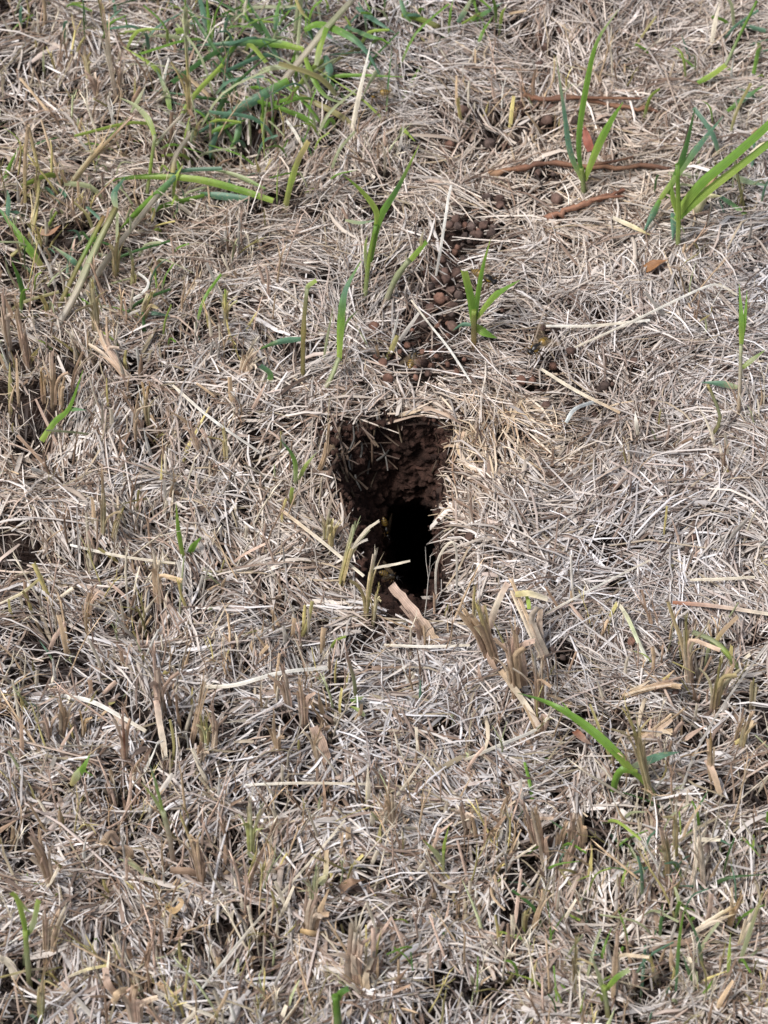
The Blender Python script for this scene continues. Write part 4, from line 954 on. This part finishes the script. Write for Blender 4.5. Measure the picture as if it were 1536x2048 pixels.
tuft('long olive stalk leaning right over the brown leaf litter', [([(130, 388, 0), (175, 325, 12), (215, 285, 20), (270, 228, 30)], 12, (OLIVE, OLIVE, GOLD, PINK), {'node': .6}), ([(58, 478, 2), (68, 430, 10), (78, 390, 16)], 8, (YEL, OLIVE), {})])
tuft('frayed pale tan stub above the left rim of the burrow', [([(478, 745), (490, 720), (505, 690)], 16, (BROWN, TAN, PALE), {'fraylen': .6}), ([(485, 748), (500, 735), (515, 722)], 12, (TAN, PALE), {'fraylen': .6})])
tuft('pinkish upright stub below the little two-bladed shoot', [([(316, 1202), (312, 1160), (308, 1110)], 16, (PINK, TAN, PALE)), ([(178, 1272), (172, 1235), (180, 1200)], 9, (GOLD, TAN)), ([(175, 1230), (178, 1205), (185, 1180)], 16, (GOLD, PINK))])
tuft('tall split tan bundle near the bottom, left of centre', [([(710, 1965), (708, 1910), (712, 1862)], 26, (BROWN, PINK, PALE), {'fraylen': .5}), ([(692, 1955), (695, 1920), (700, 1880)], 12, (TAN, PINK)), ([(735, 1990, 0), (730, 1950, 8), (742, 1915, 14)], 16, (TAN, PALE), lf())])
tuft('ragged brown stub with green tips right of bottom centre left', [([(620, 1868), (622, 1830), (632, 1800)], 24, (BROWN, BROWN, PINK), {'fraylen': .5}), ([(622, 1815), (628, 1780), (632, 1742)], 12, (PALEG, PALEG)), ([(640, 1770, 14), (650, 1750, 18), (652, 1700, 24)], 12, (PALEG, TAN), lf()),
     ([(650, 1870, 2), (625, 1868, 5), (600, 1862, 5)], 14, (TAN, GOLD), lf())])
tuft('row of reddish brown stubs under the strong green blade', [([(1092, 1725), (1082, 1680), (1072, 1630)], 18, (BROWN, BROWN, TAN)), ([(1075, 1700), (1060, 1650), (1045, 1610)], 14, (BROWN, PINK)), ([(1118, 1690), (1122, 1670), (1128, 1655)], 17, (BROWN, TAN), {'fraylen': .3}), ([(1145, 1692), (1144, 1660), (1142, 1630)], 14, (BROWN, PINK)),
     ([(1168, 1690), (1165, 1665), (1162, 1640)], 15, (BROWN, TAN)), ([(1130, 1735), (1140, 1710), (1150, 1680)], 16, (BROWN, PINK))])
tuft('short brown stubs in the dark litter, lower centre', [([(935, 1660), (930, 1635), (925, 1612)], 14, (BROWN, PINK)), ([(1000, 1640), (1008, 1615), (1018, 1590)], 12, (BROWN, TAN)), ([(970, 1680), (978, 1668), (985, 1660)], 16, (PINK, TAN)), ([(785, 1665), (782, 1630), (776, 1590)], 15, (BROWN, TAN, TAN), {'fraylen': .5})])
tuft('olive-brown stalk with pale stalks behind it, lower right', [([(1338, 1755), (1334, 1710), (1325, 1660)], 14, (BROWN, OLIVE, OLIVE, PINK)), ([(1380, 1780, 0), (1392, 1720, 14), (1390, 1640, 28)], 11, (PINK, PALE, PALE), {}), ([(1412, 1780), (1404, 1720), (1400, 1665)], 10, (PINK, PALE))])
tuft('slender tan stub leaning right in the bottom centre', [([(1065, 1855), (1080, 1815), (1098, 1765)], 10, (GOLD, TAN, PALE)), ([(1050, 1850), (1050, 1835), (1056, 1822)], 11, (LIME, OLIVE)), ([(980, 1740, 0), (985, 1790, 4), (1010, 1820, 4)], 6, (TAN, TAN), lf())])
tuft('frayed brown fan of sheaths at the bottom left', [([(275, 2052), (268, 2010), (272, 1975)], 30, (BROWN, PINK, TAN), {'fraylen': .5}), ([(235, 1995, 0), (215, 1970, 6), (208, 1935, 10)], 18, (BROWN, PINK), lf()), ([(225, 2010, 0), (235, 1985, 8), (260, 1975, 8)], 16, (TAN, TAN), lf())])
tuft('tan stalks fanning out at the left edge, near the bottom', [([(30, 1960, 0), (20, 1930, 6), (-8, 1915, 8)], 18, (PALE, PALE), lf()), ([(90, 1905), (92, 1860), (90, 1820)], 12, (TAN, PINK)), ([(100, 1905), (112, 1860), (130, 1818)], 12, (TAN, TAN, PALE)), ([(80, 2030), (82, 1985), (90, 1930)], 13, (LIME, OLIVE, TAN))])
tuft('pale golden stub standing in the bottom right stubble', [([(1225, 2000), (1230, 1940), (1235, 1880)], 12, (TAN, TAN, PINK)), ([(1150, 1990), (1150, 1940), (1152, 1892)], 10, (TAN, OLIVE))])
tuft('yellowish stalks slanting at the right edge, near the bottom', [([(1475, 1900, 0), (1495, 1850, 12), (1530, 1790, 24)], 14, (YEL, PALE, TAN)), ([(1390, 1860, 2), (1430, 1838, 8), (1475, 1810, 14)], 14, (PALE, PALE, YEL)), ([(1455, 1860), (1465, 1830), (1478, 1800)], 13, (BROWN, GOLD))])
tuft('split tan stubs in the lower left litter', [([(120, 1470), (128, 1440), (122, 1410)], 15, (BROWN, TAN)), ([(100, 1480), (95, 1455), (88, 1435)], 13, (BROWN, PINK)), ([(250, 1520), (248, 1480), (245, 1435)], 15, (PINK, RED, PINK)), ([(160, 1480), (165, 1455), (162, 1430)], 11, (BROWN, GOLD))])
tuft('crumpled tan sheath bundle, lower left', [([(235, 1690, 2), (222, 1670, 8), (205, 1690, 12)], 18, (PINK, TAN), lf()), ([(260, 1720, 2), (250, 1700, 10), (225, 1705, 12)], 22, (TAN, PINK), lf(twist=(.3, 1.4))), ([(300, 1760, 2), (275, 1735, 6), (250, 1722, 9)], 9, (PALEG, PALEG), {})])

# ------------------------------------------------------------------ loose straws and leaves lying on top
def loose(label, pts, wd, cols, tip='cut', name='dry_straw', cat='straw', material=None, **kw):
    o = add_blade(None, name, pts, wd * (.66 if name == 'dry_straw' else .8), st(*cols), **dict(dict(tip=tip, material=material or M_DRY, base=.75, twist=(-.2, .35), fold=.3, jag=.06), **kw))
    return tag(o, label, cat)
loose('upright pale straw blade near the top, left of centre', [(704, 262, 1), (718, 190, 12), (742, 84, 26)], 15, (PALE, PALE, WHITE), 'point')
loose('long tan straw slanting down to the left rim of the burrow', [(560, 1018, 12), (640, 1080, 12), (728, 1152, 8)], 11, (TAN, PALE, PALE))
loose('white bent straw arching beside the right rim of the burrow', [(872, 1212, 2), (873, 1130, 14), (896, 1088, 22), (912, 1096, 20), (914, 1182, 3)], 8, (GREY, PALE, GREY))
loose('white flat leaf strip in the litter below left of the burrow', [(400, 1374, 3), (470, 1370, 5), (560, 1345, 7), (655, 1335, 4)], 13, (PALE, WHITE, WHITE))
loose('broad pale leaf strip slanting through the lower left litter', [(112, 1390, 3), (180, 1402, 6), (240, 1432, 6), (292, 1462, 3)], 14, (WHITE, WHITE, PALE))
loose('very long straight straw crossing the bottom, left of centre', [(392, 1992, 4), (500, 1858, 8), (610, 1735, 9), (690, 1640, 7)], 9, (WHITE, PALE, PALE))
loose('long thin grey straw running up to the right edge', [(1350, 1620, 3), (1385, 1520, 8), (1440, 1420, 12), (1532, 1290, 10)], 8, (GREY, GREY, GREY))
loose('long horizontal straw right of the hovering wasp', [(1092, 652, 6), (1180, 652, 8), (1250, 645, 8), (1300, 640, 5)], 9, (WHITE, PALE, WHITE))
loose('straight straw bent at its right end above the right-hand litter', [(1150, 695, 4), (1260, 645, 8), (1400, 578, 9), (1440, 571, 8), (1475, 590, 4)], 8, (PALE, WHITE, PALE))
loose('pale bluish leaf scrap right of the burrow', [(1132, 845, 5), (1150, 818, 9), (1190, 802, 7)], 13, ((.62, .66, .64), (.68, .70, .68)), 'cut')
loose('small white upright leaf chip on the tan thatch', [(1276, 870, 2), (1272, 845, 8), (1270, 822, 10)], 12, (PALE, WHITE), 'point')
loose('pale straw lying diagonally over pellets right of the burrow', [(1082, 738, 5), (1150, 780, 7), (1240, 825, 4)], 11, (PALE, PALE, TAN))
loose('thin straight straw over the pellet trail', [(942, 765, 3), (900, 700, 6), (860, 650, 7), (822, 600, 4)], 7, (WHITE, WHITE, PALE))
loose('upright grey-white straw left of the pellet heap', [(872, 552, 2), (884, 480, 10), (896, 400, 16), (902, 370, 16)], 9, (GREY, WHITE, WHITE))
loose('short white straw near the upright yellow-tipped blade', [(606, 295, 4), (590, 265, 7), (572, 240, 7)], 10, (PALE, WHITE))
loose('flat reddish straw at the right, above the small black gap', [(1345, 1205, 3), (1430, 1212, 5), (1540, 1228, 4)], 13, (RED, PINK, PALE))
loose('thick pale straw lying level at the right, beyond the burrow', [(1380, 1160, 4), (1440, 1158, 6), (1510, 1154, 5)], 10, (PALE, PALE))
loose('thin straw spanning the litter right of the burrow', [(1090, 1228, 4), (1180, 1180, 8), (1300, 1120, 8)], 7, (PALE, WHITE, PALE))
loose('horizontal cream straw below the burrow', [(768, 1290, 4), (850, 1293, 6), (940, 1290, 5)], 9, (PALE, WHITE, PALE))
loose('pale stalk with a torn joint in the litter right of the burrow', [(1235, 1205, 8), (1255, 1235, 9), (1275, 1280, 7), (1296, 1322, 3)], 13, (PALE, PALEG, WHITE))
loose('long pale straw lying low at bottom centre right', [(930, 1520, 3), (1000, 1490, 6), (1070, 1460, 7), (1100, 1430, 5)], 11, (PALE, WHITE, PALE))
loose('pale level straw left of the bottom centre', [(490, 1570, 4), (600, 1566, 7), (740, 1568, 5)], 9, (WHITE, PALE, PALE))
loose('bent cream straw at the lower left edge', [(0, 1955, 8), (60, 1940, 10), (108, 1936, 9)], 8, (YEL, PALE))
loose('flat cream strip low in the bottom left litter', [(135, 1955, 4), (170, 1940, 8), (215, 1930, 8)], 10, (PALE, YEL))
loose('thick grey stalk lying in the bottom left litter', [(122, 1965, 5), (155, 2000, 5), (188, 2036, 3)], 17, (PINK, GREY, GREY))
loose('long pale stalk lying along the bottom, left of centre', [(305, 1980, 4), (370, 2010, 6), (460, 2046, 4)], 13, (GREY, PALE, GREY))
loose('pale level stalk left of the little two-bladed shoot', [(140, 1090, 4), (240, 1112, 8), (350, 1126, 6)], 9, (WHITE, PALE, PALE))
loose('thick cream straw curving at the left edge', [(0, 1208, 5), (45, 1185, 8), (85, 1152, 6)], 10, (PALE, YEL))
loose('cream straw crossing the left litter above the burrow', [(345, 770, 5), (420, 835, 7), (520, 905, 5)], 9, (PALE, WHITE, GREY))
loose('yellow-white curled leaf strip beside the right edge clump', [(1500, 310, 10), (1525, 290, 14), (1545, 285, 14)], 16, (PALE, YEL))
loose('cream leaf strip right of centre near the pellets heap', [(1225, 435, 4), (1270, 455, 5), (1300, 470, 3)], 14, (PALE, YEL), 'point')
loose('pale wide straw stub at the top right edge', [(1424, 85, 2), (1430, 45, 10), (1440, 0, 16)], 14, (PALE, PALE), 'point')
DL = dict(name='dead_leaf', cat='dead leaf', curl=.6)
loose('small red-brown dead leaf under the three-bladed seedling', [(1182, 302, 3), (1174, 275, 8), (1168, 250, 8)], 24, ((.30, .10, .07), (.36, .14, .10)), 'point', twist=(.2, .6), **DL)
loose('crumpled orange-brown dead leaf on the right-hand thatch', [(1290, 538, 2), (1312, 528, 9), (1336, 520, 4)], 26, ((.28, .14, .06), (.34, .17, .08)), 'point', twist=(.1, 1.3), **DL)
loose('curled brown dead leaf under the bent stalk, upper left', [(78, 462, 3), (100, 466, 6), (122, 450, 8)], 18, (BROWN, (.34, .17, .09)), 'point', twist=(.2, .9), **DL)
loose('curled tan dead leaf in the bottom litter, left of centre', [(335, 1815, 3), (350, 1822, 8), (365, 1805, 10), (355, 1795, 9)], 18, (GOLD, TAN), 'cut', twist=(.1, 1.1), **DL)
loose('crumpled brown dead leaf beside the ragged stub near bottom centre', [(680, 1780, 3), (705, 1765, 10), (730, 1760, 6)], 28, (BROWN, (.30, .17, .10)), 'point', twist=(.3, 1.4), **DL)
loose('twisted tan dead leaf near the bottom left of centre', [(315, 1965, 3), (345, 1990, 7), (375, 1968, 9)], 20, (TAN, PINK), 'cut', twist=(.3, 1.4), **DL)
loose('brown dead leaf curled beside the strong green blade', [(1150, 1462, 2), (1165, 1478, 7), (1185, 1490, 4)], 22, (RED, PINK), 'point', twist=(.3, 1.0), **DL)

# twigs
def twig(label, pts, wd, cols, side=None):
    P = spline(path(pts), 22); n = 22
    root = thing('twig', label, 'twig', P[0])
    r0 = wd * pxm(P[0]) * .5
    P = P - np.array([0, 0, .0016]) + np.array([[rnd.gauss(0, .0004), rnd.gauss(0, .0006), rnd.gauss(0, .0003)] for _ in range(n)])
    rad = [r0 * (1 - .35 * i / n) * (1 + .18 * math.sin(i * 1.7)) * rnd.uniform(.75, 1.2) for i in range(n)]
    d = tube_data(P, rad, st(*cols), 9, 1, .05, .2)
    mesh_object('stem', d[0], d[1], M_BARK, root, d[2], d[3], origin=P[0])
    for sp in side or []:
        Q = spline(path(sp[0]), 9); d = tube_data(Q, np.linspace(1, .6, 9) * sp[1] * pxm(Q[0]) * .5, st(*cols), 7, 1, .1, .1)
        mesh_object('side_shoot', d[0], d[1], M_BARK, root, d[2], d[3], origin=P[0])
    return root
TW = ((.27, .16, .09), (.18, .085, .05), (.12, .06, .04), (.20, .10, .06), (.28, .15, .09), (.15, .075, .05))
twig('long red-brown twig lying behind the foot of the three-bladed seedling', [(978, 346, 2), (1050, 334, 3), (1100, 328, 3), (1200, 334, 3), (1330, 334, 2)], 14, TW, [([(1180, 334, 2), (1230, 326, 5), (1262, 318, 5)], 7)])
twig('split orange-brown twig farther back, behind the seedling blades', [(1040, 178, 4), (1075, 198, 4), (1160, 198, 3), (1240, 212, 3), (1315, 222, 2)], 12, TW, [([(1130, 198, 3), (1180, 200, 4), (1280, 202, 4)], 9)])
twig('short brown twig in front of the seedling, slanting up right', [(1090, 440, 1), (1140, 420, 3), (1190, 402, 4), (1244, 385, 3)], 14, ((.22, .11, .07), (.26, .13, .08), (.18, .08, .05)), [([(1180, 405, 3), (1210, 400, 5), (1242, 398, 4)], 10)])

# ------------------------------------------------------------------ earth pellets
PEB = []
for v_ in range(7):
    vs0, fs0 = ico(3); R = random.Random(40 + v_); off = Vector((R.uniform(0, 9), R.uniform(0, 9), R.uniform(0, 9)))
    flat = [Vector((R.gauss(0, 1), R.gauss(0, 1), R.gauss(0, 1))).normalized() for _ in range(7)]; cut = [R.uniform(.72, .95) for _ in flat]
    out = []
    for v in vs0:
        p = Vector(v)
        for f, c in zip(flat, cut):
            e = p.dot(f)
            if e > c: p -= f * (e - c) * .85
        p *= 1 + .22 * mnoise.noise(p * 1.3 + off) + .09 * mnoise.noise(p * 3.2 + off) + .03 * mnoise.noise(p * 8 + off)
        out.append(p[:])
    me = bpy.data.meshes.new('earth_pellet'); me.from_pydata(out, [], fs0); me.polygons.foreach_set('use_smooth', [True] * len(fs0)); me.materials.append(M_PEB[0]); PEB.append(me)
def pellet(px, py, dpx, label, group, kind, r):
    p = at(px, py, 0); k = pxm(p)
    o = bpy.data.objects.new('earth_pellet', PEB[r.randrange(len(PEB))]); COL.objects.link(o)
    o.material_slots[0].link = 'OBJECT'; o.material_slots[0].material = M_PEB[kind]
    rr = dpx * k * .5
    o.location = (p[0], p[1], max(float(soil(p[0], p[1])) + rr * .6, p[2] + rr * r.uniform(-.3, .45)))
    o.rotation_euler = (r.uniform(0, 6), r.uniform(0, 6), r.uniform(0, 6)); o.scale = (rr * r.uniform(.9, 1.2), rr * r.uniform(.85, 1.05), rr * r.uniform(.75, .95))
    tag(o, label, 'earth pellet', group)
R = random.Random(77)
TINTS = ('brown', 'reddish', 'dark grey')
OWN = {(535, 232): 'upper pellet of earth in the dark hollow under the sprawling green clump', (540, 275): 'lower right pellet of earth in the dark hollow under the sprawling clump',
       (420, 192): 'earth pellet beside the dark blades left of the sprawling clump', (522, 262): 'lower left pellet of earth in the hollow under the sprawling clump',
       (938, 1076): 'earth pellet just right of the white bent straw at the burrow', (1388, 1074): 'earth pellet alone on pale straw near the right edge, level with the burrow mouth', (916, 1192): 'earth pellet at the foot of the white bent straw',
       (1230, 972): 'earth pellet alone in the pale mat right of the burrow, level with its rim', (820, 1250): 'earth pellet under the pinkish peeled stalk at the near rim', (1262, 1286): 'earth pellet beside the torn-jointed pale stalk',
       (1158, 1322): 'right-hand earth pellet beside the thick leaning stalk below the burrow', (1126, 1314): 'middle earth pellet beside the thick leaning stalk below the burrow', (1105, 1300): 'earth pellet against the foot of the thick leaning stalk',
       (1232, 1420): 'earth pellet just above the strong green blade', (1350, 1386): 'earth pellet left of the foot of the olive-topped stalk',
       (1107, 732): 'earth pellet below right of the hovering wasp', (1042, 760): 'left of two touching earth pellets below the hovering wasp', (1064, 762): 'right of two touching earth pellets below the hovering wasp', (1075, 785): 'earth pellet below the two touching ones under the hovering wasp',
       (1092, 812): 'earth pellet near the tan thatch edge, lowest below the hovering wasp', (1140, 802): 'earth pellet beside the bluish leaf scrap', (1206, 776): 'left earth pellet right of the bluish leaf scrap', (1225, 770): 'right earth pellet right of the bluish leaf scrap',
       (1269, 720): 'earth pellet alone on straw under the bent-ended straw', (1306, 807): 'reddish earth pellet beyond the small white leaf chip', (1142, 702): 'earth pellet under the start of the bent-ended straw', (1190, 830): 'earth pellet below right of the bluish leaf scrap',
       (1086, 655): 'left earth pellet just above the hovering wasp', (1110, 662): 'right earth pellet just above the hovering wasp', (1138, 605): 'earth pellet above the long horizontal straw', (1005, 620): 'earth pellet between the bright seedling and the hovering wasp', (1450, 735): 'earth pellet left of the slim shoot near the right edge',
       (1003, 352): 'earth pellet under the left end of the long red-brown twig', (1075, 347): 'earth pellet under the middle of the long red-brown twig', (1106, 348): 'earth pellet under the long twig, left of the seedling foot', (1190, 372): 'earth pellet right of the seedling foot',
       (967, 396): 'earth pellet below left of the long red-brown twig', (1113, 402): 'earth pellet above the short brown twig', (1078, 128): 'earth pellet left of the seedling blade tips, near the top', (1120, 60): 'topmost earth pellet, right of top centre'}
for label, group, pts in CL:
    for (x, y) in pts:
        kind = R.choices((0, 1, 2), (6, 3, 3))[0] if 'between' not in label else R.choices((1, 0), (3, 1))[0]
        pellet(x, y, R.choice((10, 12, 14, 16, 18, 20, 22, 25)) * R.uniform(.9, 1.1), OWN.get((x, y)) or label.replace('COLOUR', TINTS[kind]), group, kind, R)

# ------------------------------------------------------------------ wasps
YW = (.40, .25, .05); BK = (.014, .011, .010); AMB = (.10, .055, .02)
def wasp(label, pos, fwd, up, length, spread=1.0, legs_down=1.0, tone=1.0):
    f = Vector(fwd).normalized(); u = Vector(up); u = (u - f * u.dot(f)).normalized(); r_ = f.cross(u)
    Mx = Matrix((r_, f, u)).transposed()           # local x right, y forward, z up
    root = thing('wasp', label, 'wasp', pos, 'wasps at the burrow')
    k = length / 14.0
    def put(name, V, F, cols, m, parent=None):
        return mesh_object(name, [Mx @ (Vector(v) * k * MM) for v in V], F, m, parent or root, tints=cols)
    # body: head, thorax, waist, banded abdomen as one lathe along y
    prof = [(6.9, .05), (6.8, .7), (6.4, 1.25), (5.7, 1.45), (5.1, 1.05), (4.75, .6), (4.5, .75), (4.1, 1.35), (3.2, 1.85), (2.0, 1.95), (1.0, 1.6), (.3, .95), (-.1, .38), (-.5, .35), (-.9, .8),
            (-1.4, 1.5), (-2.0, 1.85), (-2.6, 2.0), (-3.2, 2.0), (-3.8, 1.92), (-4.4, 1.75), (-5.0, 1.5), (-5.6, 1.15), (-6.2, .75), (-6.7, .35), (-7.1, .04)]
    V = []; F = []; C = []; ns = 14
    for i, (y, rad) in enumerate(prof):
        drop = -.10 * max(0, -y) ** 1.15
        for j in range(ns):
            th = 2 * math.pi * j / ns
            V.append((rad * math.cos(th), y, rad * .92 * math.sin(th) + drop))
            if y > 4.8: c = YW if math.sin(th) < -.3 and y > 5.4 else BK
            elif y > -.7: c = YW if (abs(math.cos(th)) > .75 and 3.0 < y < 4.2 and math.sin(th) > 0) else BK
            else:
                band = ((-y - .9) / 1.15) % 1.0
                c = BK if band < .45 - .18 * abs(math.cos(th)) else YW
            C.append(tuple(x * tone for x in c))
    for i in range(len(prof) - 1):
        for j in range(ns): F.append((i * ns + j, i * ns + (j + 1) % ns, (i + 1) * ns + (j + 1) % ns, (i + 1) * ns + j))
    body = put('body', V, F, C, M_WASP)
    def rod(name, pts, r0, r1, col):
        P = spline(pts, 9); d = tube_data(P, np.linspace(r0, r1, 9), [(0, col), (1, col)], 6, cap=True)
        put(name, d[0], d[1], d[2], M_WASP, body if name == 'antenna' else None)
    e0, e1 = ico(2)
    for s in (-1, 1):
        put('eye', [(s * 1.05 + v[0] * .42, 6.0 + v[1] * .62, .25 + v[2] * .8) for v in e0], e1, [BK] * len(e0), M_WASP, body)
        rod('antenna', [(s * .4, 6.7, .5), (s * 1.1, 7.8, 1.3), (s * 1.9, 9.2, .9), (s * 2.3, 10.1, .2)], .17, .13, BK)
        for q, (y, dy) in enumerate(((3.6, 2.2), (2.6, -.4), (1.6, -3.2))):
            rod('leg', [(s * 1.2, y, -1.2), (s * 3.0, y + dy * .4, -1.0 * legs_down), (s * 3.8, y + dy * .8, -2.6 * legs_down), (s * 4.3, y + dy * 1.3, -4.0 * legs_down)], .30, .14, AMB)
        for (y0, ln, wd, sw, z) in ((3.4, 11.0, 3.3, .55 + .75 * (1 - spread), 1.7), (1.9, 7.5, 2.5, .95 + .5 * (1 - spread), 1.5)):
            V = []; C = []
            n = 12
            for i in range(n):
                t = i / (n - 1); prof_w = wd * (math.sin(math.pi * min(1, t * .86 + .06)) ** .6) * (.55 + .45 * t)
                for a in (-.25, .15, .75):
                    lx = t * ln; ly = -a * prof_w
                    X_ = lx * math.cos(sw) + ly * math.sin(sw); Y_ = -lx * math.sin(sw) + ly * math.cos(sw)
                    V.append((s * (1.0 + X_), y0 + Y_, z + .9 * t + .25 * math.sin(a * 4 + t * 3)))
                    C.append((.10, .06, .03) if a < 0 else (.22, .17, .11))
            F = [(i * 3 + j, i * 3 + j + 1, i * 3 + j + 4, i * 3 + j + 3) for i in range(n - 1) for j in range(2)]
            put('wing', V, F, C, M_WING)
    return root
def wdir(x0, y0, x1, y1, h0, h1): return at(x1, y1, h1) - at(x0, y0, h0)
wasp('wasp hovering over the straw right of the small bright seedling', at(1078, 690, 16), wdir(1106, 668, 1052, 712, 17, 15), (0.2, -.2, 1), 16, .35, tone=.7)
wasp('wasp flying past the blades of the small bright seedling', at(968, 552, 34), wdir(932, 535, 1000, 575, 34, 33), (0, -.2, 1), 15, .5, tone=.7)
wasp('wasp flying low over pellets above the far rim of the burrow', at(824, 718, 10), wdir(818, 742, 834, 696, 10, 12), (-.4, -.1, 1), 12, .2, tone=.7)
wasp('wasp flying near the upright pale straw at the top', at(757, 187, 8), wdir(780, 182, 732, 194, 9, 8), (0, -.2, 1), 13, .4, tone=.7)
def on_wall(px, py):
    d = ray(px, py); rel = WALL - CAM; t = rel @ d; dd = np.linalg.norm(rel - t[:, None] * d, axis=1)
    c = np.nonzero(dd < .0025)[0]; k = c[np.argmin(t[c])] if len(c) else np.argmin(dd)
    return WALL[k]
p_ = on_wall(764, 1048); wasp('wasp crawling down the left wall inside the burrow mouth', p_ + np.array([.003, -.001, .002]), (.15, -.35, -.9), (.85, -.2, .5), 11, .15, .5, tone=.7)
p_ = on_wall(772, 1150); wasp('pale-winged wasp sitting low on the left lip of the burrow mouth', at(778, 1150, -9), (.75, .1, -.55), (.4, -.3, .85), 11, .25, .5, .45)
